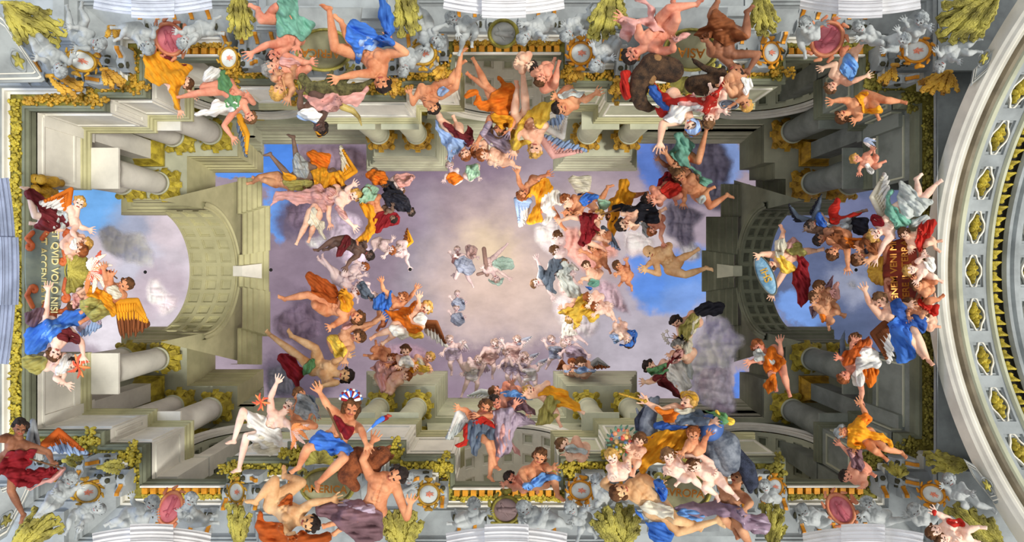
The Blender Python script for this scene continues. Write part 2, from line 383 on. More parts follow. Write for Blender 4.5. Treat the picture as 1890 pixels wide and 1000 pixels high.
for sg, nm in ((-1,'upper'),(1,'lower')):
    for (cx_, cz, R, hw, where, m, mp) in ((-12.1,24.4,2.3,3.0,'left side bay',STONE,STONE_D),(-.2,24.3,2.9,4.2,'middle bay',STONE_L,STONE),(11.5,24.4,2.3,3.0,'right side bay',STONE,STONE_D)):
        t = empty('arched_niche', (cx_, sg*7.85, 20.6)); tag(t, 'deep coffered stone arch of the %s, %s side' % (where, nm), 'arch')
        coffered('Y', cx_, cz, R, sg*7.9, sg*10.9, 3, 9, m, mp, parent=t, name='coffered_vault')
        mb = MB()
        for s2 in (-1,1):
            x0, x1 = sorted((cx_+s2*R, cx_+s2*(R+.5))); ya, yb = sorted((sg*7.9, sg*10.9)); MB().box(x0,ya,20.75,x1,yb,cz).build('jamb', m, t)
        v = [(cx_+u, sg*10.95, z) for u, z in arch_pts(cz, R*1.1, -pi/2, pi/2, 24)] + [(cx_+R*1.1, sg*10.95, 20.6), (cx_-R*1.1, sg*10.95, 20.6)]
        mesh_obj('back_wall', v, [tuple(range(len(v)))], STONE_L, t)
        spandrel('Y', cx_, cz, R, sg*7.85, 28.0, hw, STONE if cx_ < 5 else STONE_D, t, th=-sg*.25)

# the two end arches above the open ends
def end_arch(X0, X1, name, m, mp, hw, cz, R, lab):
    t = empty('end_arch', (X0, 0, cz)); tag(t, lab, 'arch')
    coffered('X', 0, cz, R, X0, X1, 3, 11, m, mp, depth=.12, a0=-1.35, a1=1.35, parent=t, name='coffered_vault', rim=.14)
    s = 1 if X1 > X0 else -1
    spandrel('X', 0, cz, R, X1, 31.0, 5.2, m, t, th=s*.2, band=.3, mb=m)
    v = []; f = []       # outer face
    k = MB(); k.frustum(X1, -.28, X1+s*.5, .28, cz+R-.1, X1, -.42, X1+s*1.2, .42, cz+R+.75); k.build('keystone', STONE_L if s > 0 else STONE, t)
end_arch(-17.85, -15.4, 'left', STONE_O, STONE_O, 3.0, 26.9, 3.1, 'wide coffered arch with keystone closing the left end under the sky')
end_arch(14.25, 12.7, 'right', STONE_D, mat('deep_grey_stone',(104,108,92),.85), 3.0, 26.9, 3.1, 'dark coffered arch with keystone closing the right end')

# upper entablature: matched polylines, lower edge A at Z 28, lip B at Z 30.6
A = [(240,300),(240,365),(345,365),(345,288),(438,288),(438,250),(468,250),(468,229),(690,229),(690,288),(803,288),(803,229),(1045,229),(1045,288),(1165,288),(1165,229),(1410,229),(1410,300),(1430,300),(1430,330),(1450,330),(1450,365),(1558,365),(1558,300)]
B = [(226,300),(226,397),(395,397),(395,318),(484,318),(484,285),(485,285),(485,265),(677,265),(677,315),(826,315),(826,265),(1021,265),(1021,315),(1175,315),(1175,264),(1367,264),(1367,313),(1385,313),(1385,332),(1397,332),(1397,397),(1532,397),(1532,300)]
steps = [(0,0,28.0),(0,0,28.25),(.12,.1,28.25),(.12,.1,28.6),(.2,.2,28.65),(.2,.2,29.2),(.34,.3,29.3),(.42,.4,29.4),(.42,.4,29.65),(.62,.6,29.7),(.66,.62,29.95),(.84,.84,30.0),(.86,.86,30.3),(.96,.96,30.4),(1,1,30.5),(1,1,30.75)]
for sg, nm in ((1,1),(-1,2)):
    def pts(t, Z):
        out = []
        for (ax, ay), (bx, by) in zip(A, B):
            x = ((ax-CX)/F*28.0)*(1-t) + ((bx-CX)/F*30.6)*t; y = ((ay-CY)/F*28.0)*(1-t) + ((by-CY)/F*30.6)*t
            out.append((x, y*sg))
        return out
    cuts = [(0,6,STONE_O),(5,16,STONE),(15,24,STONE_D)]
    for ci, (a, b, m) in enumerate(cuts):
        b = min(b, len(A)-1)
        v, f = loft([(pts(t, Z)[a:b+1], Z) for t, _, Z in steps], closed=False)
        mesh_obj('trim_%d' % (10+ci+nm*3), v, f, m, kind='structure')
    # soffit above the columns
    Pp = [(p[0], p[1]) for p in pts(0, 28)] ; far = [(30, -16*sg), (-30, -16*sg)]
    bm = bmesh.new(); vs = [bm.verts.new((p[0], p[1], 28.0)) for p in [(-30, Pp[0][1])] + Pp + [(30, Pp[-1][1])] + far]
    es = [bm.edges.new((vs[i], vs[(i+1) % len(vs)])) for i in range(len(vs))]
    bmesh.ops.triangle_fill(bm, use_beauty=True, edges=es)
    me = bpy.data.meshes.new('trim_%d' % (20+nm)); bm.to_mesh(me); bm.free(); me.materials.append(STONE_O if 0 else STONE)
    o = bpy.data.objects.new('trim_%d' % (20+nm), me); COL.objects.link(o); o['kind'] = 'structure'
# end walls between the entablature and the arches
def end_wall(Xarch, lip, sgn, m, n0):
    jl = lip
    for k, (a, b) in enumerate(jl['pairs']): pass
def endlip(A_, B_, z0, z1, m, name):
    st = [(0,0),(0,.12),(.15,.14),(.15,.3),(.35,.34),(.35,.5),(.55,.54),(.6,.68),(.8,.74),(.8,.86),(1,.9),(1,1)]
    rings = []
    for t, zz in st:
        Z = z0+(z1-z0)*zz
        P = []
        for (ax, ay), (bx, by) in zip(A_, B_):
            xa, ya = (ax-CX)/F*z0, (ay-CY)/F*z0; xb, yb = (bx-CX)/F*z1, (by-CY)/F*z1
            P.append((xa*(1-t)+xb*t, ya*(1-t)+yb*t))
        rings.append((P, Z))
    v, f = loft(rings, closed=False); mesh_obj(name, v, f, m, kind='structure')
endlip([(425,328),(438,328),(438,395),(447,395),(447,470),(440,470),(440,530),(447,530),(447,605),(438,605),(438,672),(425,672)],
       [(470,328),(484,328),(484,380),(499,380),(499,462),(497,462),(497,538),(499,538),(499,620),(484,620),(484,672),(470,672)], 30.0, 31.2, STONE_O, 'trim_30')
endlip([(1385,340),(1368,340),(1368,400),(1362,400),(1362,470),(1355,470),(1355,530),(1362,530),(1362,600),(1368,600),(1368,660),(1385,660)],
       [(1345,340),(1330,340),(1330,400),(1303,400),(1303,462),(1295,462),(1295,538),(1303,538),(1303,600),(1330,600),(1330,660),(1345,660)], 30.0, 31.2, STONE_D, 'trim_31')

# great arch at the right, crossing the nave
GR, GCZ = 10.2, 8.8
def gx(p): return (p-CX)/F*(GR+GCZ)
def great_arch():
    t = empty('great_arch', (gx(1730), 0, GCZ)); tag(t, 'great moulded arch with coffers and gilt ornaments curving across the right edge', 'arch')
    def sweep(prof, m, name, a0=-1.5, a1=1.5, n=96):
        v = []; f = []; q = len(prof)
        for i in range(n+1):
            a = a0+(a1-a0)*i/n
            for (p, r) in prof: v.append((gx(p), (GR+r)*sin(a), GCZ+(GR+r)*cos(a)))
        for i in range(n):
            for k in range(q-1): f.append((i*q+k, i*q+k+1, (i+1)*q+k+1, (i+1)*q+k))
        return mesh_obj(name, v, f, m, t, smooth=False)
    sweep([(1728,.5),(1729,.1),(1733,.05),(1736,-.02),(1740,-.05),(1741,.02),(1746,.04),(1749,.0)], STONE_L, 'outer_moulding')
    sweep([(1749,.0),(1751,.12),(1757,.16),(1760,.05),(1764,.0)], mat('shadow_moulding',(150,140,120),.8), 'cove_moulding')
    sweep([(1764,.0),(1766,-.06),(1772,-.08),(1776,0.0)], STONE, 'inner_moulding')
    sweep([(1820,.0),(1822,-.1),(1826,-.12),(1828,.05)], STONE, 'fillet_moulding')
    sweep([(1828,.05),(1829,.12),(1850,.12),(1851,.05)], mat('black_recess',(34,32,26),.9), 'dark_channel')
    sweep([(1851,.05),(1853,-.1),(1858,-.12),(1860,0),(1864,.05),(1868,-.08),(1874,-.1),(1876,0)], STONE_B, 'second_moulding')
    GS = mat('cool_grey_plaster',(120,126,124),.8,var=.12)
    na = 19; a_ = 1.42
    coffered('X', 0, GCZ, GR, gx(1776), gx(1820), 1, na, STONE_B, GS, depth=.14, a0=-a_, a1=a_, rim=.13, parent=t, name='coffer_band')
    coffered('X', 0, GCZ, GR, gx(1876), gx(1930), 1, na, STONE_B, GS, depth=.14, a0=-a_, a1=a_, rim=.13, parent=t, name='coffer_band')
    sweep([(1930,0),(1960,0),(1990,.3)], STONE_B, 'back_moulding')
    for j in range(na):
        a = -a_+2*a_*(j+.5)/na
        for pc in (1798, 1903):
            def Pn(s, u, r): # s along X, u along arc
                an = a+u/GR; return (gx(pc)+s, (GR+r)*sin(an), GCZ+(GR+r)*cos(an))
            # cartouche frame: long oval with notched corners
            m = MB(); n = 28; v = []
            for k in range(n):
                th = 2*pi*k/n; sx = .23*(1+.18*cos(4*th))*cos(th); uy = .5*(1+.12*cos(4*th))*sin(th)
                for (q, r) in ((1,.06),(1.0,.02),(1.18,.02),(1.18,.1)): v.append(Pn(sx*q, uy*q, r))
            f = [(4*k+w, 4*k+w+1, 4*((k+1)%n)+w+1, 4*((k+1)%n)+w) for k in range(n) for w in range(3)]
            m.add(v, f); m.build('cartouche_frame', STONE_L, t)
            g = MB()
            for (s_, u_, rs, ru) in ((0,0,.12,.16),(0,.22,.1,.14),(0,-.22,.1,.14),(.12,.08,.07,.1),(-.12,.08,.07,.1),(.1,-.12,.07,.1),(-.1,-.12,.07,.1),(0,.37,.05,.08),(0,-.37,.05,.08)):
                v = []; 
                for (k1, rr) in ((.0,-.09),(.5,-.07),(.85,-.02),(1,.06)):
                    for q in range(10): th = 2*pi*q/10; w_ = max(k1,.05); v.append(Pn(s_+rs*w_*cos(th), u_+ru*w_*sin(th), rr+.05))
                g.add(v, [(10*w+q, 10*w+(q+1)%10, 10*w+10+(q+1)%10, 10*w+10+q) for w in range(3) for q in range(10)] + [tuple(range(10))])
            g.build('gilt_rosette', GOLD_Y, t, smooth=True)
    nb = 74
    for j in range(nb):
        a = -1.4+2.8*(j+.5)/nb; s = 1 if a > 0 else -1
        b = MB(); v = []
        for (h, w_) in ((-.17,.05),(-.12,.1),(-.05,.08),(.0,.12),(.06,.18),(.12,.24),(.15,.18)):
            for q in range(10):
                th = pi*q/9; an = a + s*h/GR
                v.append((gx(1839.5)+w_*cos(th), (GR+.12-.9*w_*sin(th))*sin(an), GCZ+(GR+.12-.9*w_*sin(th))*cos(an)))
        b.add(v, [(10*w+q, 10*w+q+1, 10*w+11+q, 10*w+10+q) for w in range(6) for q in range(9)])
        b.build('gilt_bell', GOLD_Y, t, smooth=True)
great_arch()
# ================================================================ FIGURES
ZK = 480/1412.0
TILE = {'A':(0,0),'B':(470,0),'C':(940,0),'D':(1410,0),'E':(0,330),'F':(470,330),'G':(940,330),'H':(1410,330),'I':(0,660),'J':(470,660),'K':(940,660),'L':(1410,660)}
class Frame:
    """a figure's own plane, turned to face the middle of the nave floor; px,py and q (towards the floor) in picture units"""
    def __init__(s, px, py, Z):
        s.C = np.array(W(px, py, Z)); s.n = s.C/np.linalg.norm(s.C); s.k = Z/F
    def pts(s, a):
        a = np.asarray(a, float).reshape(-1, 3)
        r = np.stack([(a[:,0]-CX)/F, (a[:,1]-CY)/F, np.ones(len(a))], 1)
        t = s.C.dot(s.n)/(r@s.n)
        return r*t[:,None] - s.n[None,:]*(a[:,2:3]*s.k)
def T(tile, p):
    if p is None: return None
    o = TILE[tile]; return np.array((o[0]+p[0]*ZK, o[1]+p[1]*ZK))
def cap_mesh(V, Fc, p0, r0, p1, r1, n=14):
    p0 = np.array(p0,float); p1 = np.array(p1,float); d = p1-p0; L_ = np.linalg.norm(d)
    d = d/L_ if L_ > 1e-6 else np.array((0,0,1.0))
    a = np.cross(d, (0,0,1.0)) if abs(d[2]) < .9 else np.cross(d, (1.0,0,0)); a /= np.linalg.norm(a); b = np.cross(d, a)
    base = len(V); rings = []
    for k in range(4): an = -pi/2+pi/2*(k+.35)/3.6; rings.append((p0+d*r0*sin(an), r0*cos(an)))
    for k in range(4): an = pi/2*(k+.25)/3.6; rings.append((p1+d*r1*sin(an), r1*cos(an)))
    for c, r in rings:
        for i in range(n): t = 2*pi*i/n; V.append(c+(a*cos(t)+b*sin(t))*r)
    for j in range(len(rings)-1):
        for i in range(n): Fc.append((base+j*n+i, base+j*n+(i+1)%n, base+(j+1)*n+(i+1)%n, base+(j+1)*n+i))
    Fc.append(tuple(base+i for i in range(n))[::-1]); Fc.append(tuple(base+(len(rings)-1)*n+i for i in range(n)))
def caps_obj(name, fr, caps, m, parent, vox=None, n=14, smooth_it=2):
    V = []; Fc = []
    for c in caps: cap_mesh(V, Fc, *c, n=n)
    o = mesh_obj(name, fr.pts(np.array(V)), Fc, m, parent, smooth=True)
    if vox:
        r = o.modifiers.new('skin', 'REMESH'); r.mode = 'VOXEL'; r.voxel_size = vox*fr.k; r.use_smooth_shade = True
        s = o.modifiers.new('smooth', 'SMOOTH'); s.factor = .5; s.iterations = smooth_it
    return o
def height(caps, X, Y):
    q = np.full(X.shape, -1e9)
    for p0, r0, p1, r1 in caps:
        ax, ay, aq = p0; bx, by, bq = p1; dx, dy = bx-ax, by-ay; l2 = dx*dx+dy*dy+1e-9
        t = np.clip(((X-ax)*dx+(Y-ay)*dy)/l2, 0, 1); r = r0+(r1-r0)*t
        d2 = (X-ax-dx*t)**2+(Y-ay-dy*t)**2; h = aq+(bq-aq)*t+np.sqrt(np.maximum(r*r-d2, 0)); q = np.where(d2 < r*r, np.maximum(q, h), q)
    return q
def smooth_poly(P, n=5):
    P = np.array(P, float); out = []; N_ = len(P)
    for i in range(N_):
        a, b, c, d = P[i-1], P[i], P[(i+1)%N_], P[(i+2)%N_]
        for k in range(n):
            t = k/n; out.append(.5*((2*b)+(-a+c)*t+(2*a-5*b+4*c-d)*t*t+(-a+3*b-3*c+d)*t**3))
    return np.array(out)
def inside(P, X, Y):
    c = np.zeros(X.shape, bool); n = len(P)
    for i in range(n):
        x0, y0 = P[i-1]; x1, y1 = P[i]
        if y0 == y1: continue
        c ^= ((y0 > Y) != (y1 > Y)) & (X < (x1-x0)*(Y-y0)/(y1-y0)+x0)
    return c
def near(P, X, Y):
    best = np.full(X.shape, 1e18); bx = X.copy(); by = Y.copy(); n = len(P)
    for i in range(n):
        x0, y0 = P[i-1]; x1, y1 = P[i]; dx, dy = x1-x0, y1-y0; l2 = dx*dx+dy*dy+1e-12
        t = np.clip(((X-x0)*dx+(Y-y0)*dy)/l2, 0, 1); qx = x0+dx*t; qy = y0+dy*t; d = (X-qx)**2+(Y-qy)**2
        m = d < best; best = np.where(m, d, best); bx = np.where(m, qx, bx); by = np.where(m, qy, by)
    return np.sqrt(best), bx, by
def drape(name, fr, P, m, parent, caps=(), s=4.0, ang=None, q0=0.0, amp=.82, wl=1.35, puff=1.0, lift=.22, seed=0, edge=None, g=None, billow=False, thick=.35):
    """a sheet of cloth (or a bank of cloud) with real folds, lying over the limbs under it; P in picture units"""
    rnd = random.Random(seed*7+len(P)+int(P[0][0]))
    P = smooth_poly(P)
    if not billow:      # hems are never smooth: waves along the outline
        dP = np.roll(P,-1,0)-np.roll(P,1,0); ln = np.hypot(dP[:,0], dP[:,1])[:,None]+1e-6; nP = np.stack([-dP[:,1], dP[:,0]],1)/ln
        ar = np.cumsum(ln[:,0])/2; ph = rnd.uniform(0,6); P = P+nP*(np.sin(ar/s*2.1+ph)*.17+np.sin(ar/s*4.3+ph*2)*.1)[:,None]*s
    lo = P.min(0); hi = P.max(0)
    if g is None: g = max(.9, min(3.0, max(hi-lo)/60))
    nx = int((hi[0]-lo[0])/g)+3; ny = int((hi[1]-lo[1])/g)+3
    X, Y = np.meshgrid(lo[0]-g+np.arange(nx)*g, lo[1]-g+np.arange(ny)*g)
    ins = inside(P, X, Y); dist, bx, by = near(P, X, Y)
    if ang is None:
        c = P-P.mean(0); w, v = np.linalg.eigh(c.T@c); ang = math.degrees(math.atan2(v[1,1], v[0,1]))
    th = radians(ang); cx_, cy_ = P.mean(0)
    # keep cells that have any corner inside; snap the outside corners on to the outline
    cell = ins[:-1,:-1]|ins[1:,:-1]|ins[:-1,1:]|ins[1:,1:]
    full = (ins[:-1,:-1].astype(int)+ins[1:,:-1]+ins[:-1,1:]+ins[1:,1:]) >= 2
    cell = cell & full
    used = np.zeros(X.shape, bool); used[:-1,:-1] |= cell; used[1:,:-1] |= cell; used[:-1,1:] |= cell; used[1:,1:] |= cell
    out = used & ~ins; X2 = np.where(out, bx, X); Y2 = np.where(out, by, Y); d = np.where(out, 0, dist)
    nearin = used & ins & (dist < g*.35); X2 = np.where(nearin, bx, X2); Y2 = np.where(nearin, by, Y2); d = np.where(nearin, 0, d)
    e = edge or s*.9; pr = np.sqrt(np.clip(1-(1-np.clip(d/e, 0, 1))**2, 0, 1))
    def nz(x, y, f, k):
        r_ = random.Random(k*31+seed); v = 0
        for i in range(4):
            a1 = r_.uniform(0, 6.28); fr_ = f*r_.uniform(.6, 1.5); v = v+np.sin((x*cos(a1)+y*sin(a1))*fr_+r_.uniform(0, 6.28))
        return v/4
    if billow:
        h = 0*X
        for oct_, (f, a) in enumerate(((.7,1.25),(1.5,.5),(3.2,.14))):
            k = f/s; wx = X+nz(X,Y,k*.7,oct_+3)*s*.6/f; wy = Y+nz(X,Y,k*.7,oct_+9)*s*.6/f
            h = h+a*(np.abs(np.sin(wx*k*1.3+nz(X,Y,k,oct_+20)*1.3))*np.abs(np.sin(wy*k*1.3+nz(X,Y,k,oct_+40)*1.3)))**.6
        fold = h*amp*s
        base = q0+pr*puff*s+np.zeros_like(X)
    else:
        wv = nz(X, Y, .35/s, 1)*s*1.3
        w = -(X-cx_)*sin(th)+(Y-cy_)*cos(th)+wv; u = (X-cx_)*cos(th)+(Y-cy_)*sin(th)
        lam = wl*s
        f1 = np.abs(np.sin(pi*w/lam+nz(X,Y,.2/s,5)*.8))**.75
        w2 = w*cos(.35)+u*sin(.35); f2 = np.abs(np.sin(pi*w2/(lam*.48)+nz(X,Y,.5/s,8)*1.2))**.8
        f3 = np.abs(np.sin(pi*(w*cos(.7)-u*sin(.7))/(lam*1.4)+nz(X,Y,.3/s,11)))
        fold = (f1*.8+f2*.36+f3*.4-.6)*amp*s
        base = q0+pr*puff*s*.55+np.zeros_like(X)
    if len(caps):
        hb = height(caps, X, Y)+lift*s
        Q = np.maximum(base, hb)
        for _ in range(4):
            Z_ = np.pad(Q, 1, mode='edge'); av = (Z_[:-2,1:-1]+Z_[2:,1:-1]+Z_[1:-1,:-2]+Z_[1:-1,2:])/4
            Q = np.maximum(av*.6+Q*.4, hb)
    else: Q = base
    Q = Q+fold*(.25+.75*pr)
    idx = -np.ones(X.shape, int); idx[used] = np.arange(used.sum()); nu = int(used.sum())
    if nu < 4: return None
    bt = Q-thick*s*(.3+.7*pr) if not billow else q0-pr*puff*s*.5
    fv = np.stack([X2[used], Y2[used], Q[used]], 1); bv = np.stack([X2[used], Y2[used], bt[used]], 1)
    jj, ii = np.nonzero(cell); a = idx[jj,ii]; b = idx[jj,ii+1]; c = idx[jj+1,ii+1]; dd = idx[jj+1,ii]
    ff = np.stack([a,b,c,dd],1); bf = np.stack([a,dd,c,b],1)+nu
    faces = [tuple(x) for x in ff.tolist()]+[tuple(x) for x in bf.tolist()]
    # rim
    from collections import Counter
    ed = {}
    for q in ff.tolist():
        for k in range(4):
            p_, r_ = q[k], q[(k+1)%4]
            if (r_, p_) in ed: del ed[(r_, p_)]
            else: ed[(p_, r_)] = 1
    for (p_, r_) in ed: faces.append((r_, p_, p_+nu, r_+nu))
    o = mesh_obj(name, fr.pts(np.concatenate([fv, bv])), faces, m, parent, smooth=True, origin=None if parent else fr.C)
    if billow:
        at = o.data.attributes.new('thickness', 'FLOAT', 'POINT'); dd_ = np.clip(d[used]/(e*.9), 0, 1); at.data.foreach_set('value', np.concatenate([dd_, dd_]).astype(np.float32))
    return o
def wing(fr, root, wrist, tip, trail, m, m2, parent, s, q=0, nf=13, seed=1):
    root, wrist, tip, trail = [np.array(p, float) for p in (root, wrist, tip, trail)]
    def edge(t):
        return root+(wrist-root)*(t/.45) if t < .45 else wrist+(tip-wrist)*((t-.45)/.55)
    mid = (trail+tip)/2+((trail+tip)/2-(root+wrist)/2)*.25
    def end(t): return trail*(1-t)**2+mid*2*t*(1-t)+tip*t*t
    V = []; Fc = []; V2 = []; F2 = []
    def feather(V, Fc, a, b, w, q0, q1):
        d = b-a; L_ = np.linalg.norm(d)+1e-6; d /= L_; nn = np.array((-d[1], d[0])); base = len(V)
        prof = ((0,.35),(.25,.8),(.6,1),(.85,.8),(.96,.4),(1,.08))
        for t, k in prof:
            c = a+d*L_*t; qq = q0+(q1-q0)*t
            for (u_, h) in ((-1,0),(0,.28),(1,0),(0,-.15)): V.append((c[0]+nn[0]*w*k*u_, c[1]+nn[1]*w*k*u_, qq+h*w))
        for j in range(len(prof)-1):
            for i in range(4): Fc.append((base+j*4+i, base+j*4+(i+1)%4, base+(j+1)*4+(i+1)%4, base+(j+1)*4+i))
    Lw = np.linalg.norm(wrist-root)+np.linalg.norm(tip-wrist); w = Lw/nf*.6
    for i in range(nf):
        t = (i+.3)/nf*.97; a = edge(t); b = end(t); b = a+(b-a)*(1+.09*sin(i*2.3)); feather(V, Fc, a, b, w, q+.12*s*(i%2), q-.1*s+.2*s*(i%2))
    for lv, (fr_, nn_) in enumerate(((.55, nf),(.32, nf+3))):
        for i in range(nn_):
            t = (i+.3)/nn_*.9; a = edge(t); b = a+(end(t)-a)*fr_; feather(V2, F2, a, b, w*.85, q+.35*s*(lv+1)*.6, q+.2*s*(lv+1)*.6)
    cap_mesh(V2, F2, (*root, q+.3*s), .5*s, (*wrist, q+.5*s), .42*s); cap_mesh(V2, F2, (*wrist, q+.5*s), .42*s, (*(wrist+(tip-wrist)*.6), q+.3*s), .2*s)
    o = mesh_obj('wing', fr.pts(np.array(V)), Fc, m, parent, smooth=True)
    mesh_obj('covert_feathers', fr.pts(np.array(V2)), F2, m2, parent, smooth=True)
SK = {'f':(236,196,168),'p':(244,216,198),'r':(226,160,132),'t':(206,154,116),'b':(164,110,80),'d':(104,76,64),'g':(176,180,180),'o':(222,158,116),'y':(226,186,138),'w':(212,190,186),'k':(132,104,86),'v':(228,204,202)}
SK2 = {'f':(214,156,128),'p':(228,180,160),'r':(196,118,94),'t':(166,108,76),'b':(120,76,54),'d':(70,54,50),'g':(142,148,150),'o':(184,112,76),'y':(190,138,92),'w':(186,160,162),'k':(94,76,68),'v':(206,180,184)}
HR = {'m':(196,168,158),'b':(96,62,36),'k':(44,34,30),'y':(206,160,84),'g':(150,146,140),'r':(150,84,44),'w':(206,204,198),'s':(160,166,168),'n':(120,86,56)}
def skin(k): return mat('skin_'+k, SK[k], .6, rgb2=SK2[k], scale=1.6, spec=.3)
def hairm(k): return mat('hair_'+k, HR[k], .75, var=.25, scale=6, bump=.5)
CL = {'red':(186,44,34),'crim':(140,32,40),'pink':(216,132,132),'rose':(224,168,160),'org':(226,120,34),'amb':(238,164,40),'yel':(240,200,80),'gold':(212,158,46),
 'blu':(70,124,214),'deep':(58,98,176),'pale':(160,186,226),'sky':(120,170,232),'wht':(238,236,230),'cream':(226,218,196),'gry':(156,160,164),'slate':(100,112,128),'dk':(46,46,56),'blk':(34,34,42),
 'grn':(104,154,104),'teal':(124,180,160),'olv':(170,162,92),'vio':(150,128,146),'lil':(186,168,186),'brn':(130,76,44),'rust':(184,88,34),'mar':(112,40,44),'sil':(206,212,208),'plum':(132,100,108),'mint':(168,204,176),'stone':(172,176,174),'fteal':(176,202,192),'fslate':(170,178,200),'frose':(222,186,182),'flil':(202,186,206),'fwht':(232,228,232)}
def cloth(k): c = CL[k]; return mat('cloth_'+k, c, .8, rgb2=tuple(int(x*.8) for x in c), scale=1.3, spec=.15)
FN = {k: {'red':'red_cloth'}.get(k, 'garment') for k in CL}
seedc = [0]
def figure(name, tile, Z, s, J, sk='f', hair='b', label='', look=None, dr=(), wg=(), style='curl', cat=None, vox=None, group=None, noface=False, width=1.0, dq=None):
    """J: head, chest, pelvis, then (elbow, hand) x2, (knee, foot) x2 in tile units; s = head half width in tile units"""
    seedc[0] += 1; rs = random.Random(seedc[0]); Tn = (lambda p: T(tile, p)); s = s*ZK
    J = [None if p is None else Tn(p) for p in J]; H, C_, P_ = J[0], J[1], J[2]
    arms = [(J[3],J[4]),(J[5],J[6])] if len(J) > 6 else []; legs = [(J[7],J[8]),(J[9],J[10])] if len(J) > 10 else []
    allp = np.array([p for p in J if p is not None]); cen = (allp.min(0)+allp.max(0))/2
    fr = Frame(cen[0], cen[1], Z); root = empty(name, fr.C); tag(root, label, cat or {'angel':'angel','cherub':'cherub','person':'person','putto':'statue'}[name], group)
    q3 = lambda p, q: np.array((p[0], p[1], q), float)
    def un(v): l = np.linalg.norm(v); return v/l if l > 1e-6 else v
    sp = C_-P_; spl = np.linalg.norm(sp); spu = un(sp) if spl > .5 else np.array((0,-1.0)); per = np.array((-spu[1], spu[0]))
    qc = 0 if spl >= 4.4*s else min(sqrt(max((4.4*s)**2-spl**2, 0))*.5, 2*s)
    Cq, Pq = (qc, 0); child = name in ('cherub','putto')
    hd = H-C_; hl = np.linalg.norm(hd); Hq = Cq+sqrt(max((2.3*s)**2-hl**2, 0))*.7
    up = un(np.array((hd[0], hd[1], (Hq-Cq)*.8))) if hl > .1 else np.array((0,0,1.0))
    caps = []; c3 = q3(C_, Cq); p3 = q3(P_, Pq); h3 = q3(H, Hq)
    def add(a, ra, b, rb): caps.append((tuple(a), ra*s*width, tuple(b), rb*s*width))
    if look is None: look = (math.degrees(math.atan2(-hd[1], -hd[0]))+rs.uniform(-60,60), .8)
    A_ = radians(look[0]); f = np.array((cos(A_)*(1-look[1]), sin(A_)*(1-look[1]), look[1])); f = f-up*f.dot(up)*.7; f = un(f); sd = un(np.cross(up, f))
    hs = 1.15 if child else 1.0
    # head
    H1 = h3+up*s*.28; H2 = h3-up*s*.25+f*s*.08
    caps.append((tuple(H1-f*s*.12), .92*s*hs, tuple(H2), .74*s*hs)); caps.append((tuple(H2), .6*s*hs, tuple(h3-up*s*.72+f*s*.3), .34*s*hs))
    caps.append((tuple(h3+up*s*.1+f*s*.82), .13*s, tuple(h3-up*s*.22+f*s*1.08), .17*s))
    for e in (-1,1):
        caps.append((tuple(h3+up*s*.2+f*s*.72+sd*e*s*.3), .2*s, tuple(h3+up*s*.22+f*s*.62+sd*e*s*.5), .16*s))
        caps.append((tuple(h3-up*s*.3+f*s*.55+sd*e*s*.35), .28*s, tuple(h3-up*s*.35+f*s*.5+sd*e*s*.4), .26*s))
        caps.append((tuple(h3+up*s*.05+sd*e*s*.86-f*s*.05), .16*s, tuple(h3-up*s*.25+sd*e*s*.82), .12*s))
    add(h3-up*s*.5-f*s*.15, .52, c3+q3(spu,0)*s*.5, .62)
    # torso
    SW = 1.45 if not child else 1.15
    sh = [c3+q3(per,0)*s*SW*e+q3(spu,0)*s*.1 for e in (-1,1)]
    hp = [p3+q3(per,0)*s*.72*e for e in (-1,1)]
    add(sh[0], .66, sh[1], .66); w3 = c3*.45+p3*.55
    for e in (-1,1):
        o = q3(per,0)*s*.55*e
        add(c3+o*1.15-q3(spu,0)*s*.2, 1.0, w3+o*.75, .86 if not child else 1.05); add(w3+o*.75, .86 if not child else 1.05, p3+o, .98)
        add(c3+o*1.1-q3(spu,0)*s*.75+np.array((0,0,.45*s)), .62, c3+o*.9-q3(spu,0)*s*.6+np.array((0,0,.5*s)), .58)
        add(w3+o*.5+np.array((0,0,.35*s)), .55, p3+o*.5+q3(spu,0)*s*.6+np.array((0,0,.3*s)), .6)
    add(hp[0], .98, hp[1], .98)
    if not child:
        for e in (-1,1):
            for t_ in (.3,.48,.66):
                b_ = c3*(1-t_)+p3*t_+q3(per,0)*s*.3*e+np.array((0,0,.92*s)); add(b_, .3, b_+q3(spu,0)*s*.1, .3)
            add(c3+q3(per,0)*s*1.25*e+np.array((0,0,.35*s)), .55, c3+q3(per,0)*s*1.45*e+np.array((0,0,.1*s)), .6)
    ends = []
    # arms
    asg = []
    if arms:
        v = [(a[0] if a[0] is not None else a[1]) for a in arms]; 
        sd0 = [None if p is None else np.dot(p-C_, per) for p in v]
        order = (0,1)
        if sd0[0] is not None and sd0[1] is not None: order = (0,1) if sd0[0] < sd0[1] else (1,0)
        elif sd0[0] is not None: order = (0,1) if sd0[0] < 0 else (1,0)
        elif sd0[1] is not None: order = (0,1) if sd0[1] > 0 else (1,0)
        for k in (0,1):
            E_, Hn = arms[order[k]]; S_ = sh[k]
            if E_ is None: continue
            l1 = np.linalg.norm(E_-S_[:2]); LU = 2.9*s*(.8 if child else 1); eq = S_[2]+min(sqrt(max(LU**2-l1**2,0))*.6, 1.6*s)
            e3 = q3(E_, eq); add(S_, .66, (S_+e3)/2, .56); add((S_+e3)/2, .58, e3, .42)
            if Hn is None: continue
            l2 = np.linalg.norm(Hn-E_); LF = 2.7*s*(.8 if child else 1); hq = eq+min(sqrt(max(LF**2-l2**2,0))*.5, 1.4*s)
            n3 = q3(Hn, hq); d_ = un(n3-e3); wr = n3-d_*s*.55
            add(e3, .44, e3+(wr-e3)*.3, .48); add(e3+(wr-e3)*.3, .48, wr, .27); ends.append((wr, d_, 'h', un(n3-e3)))
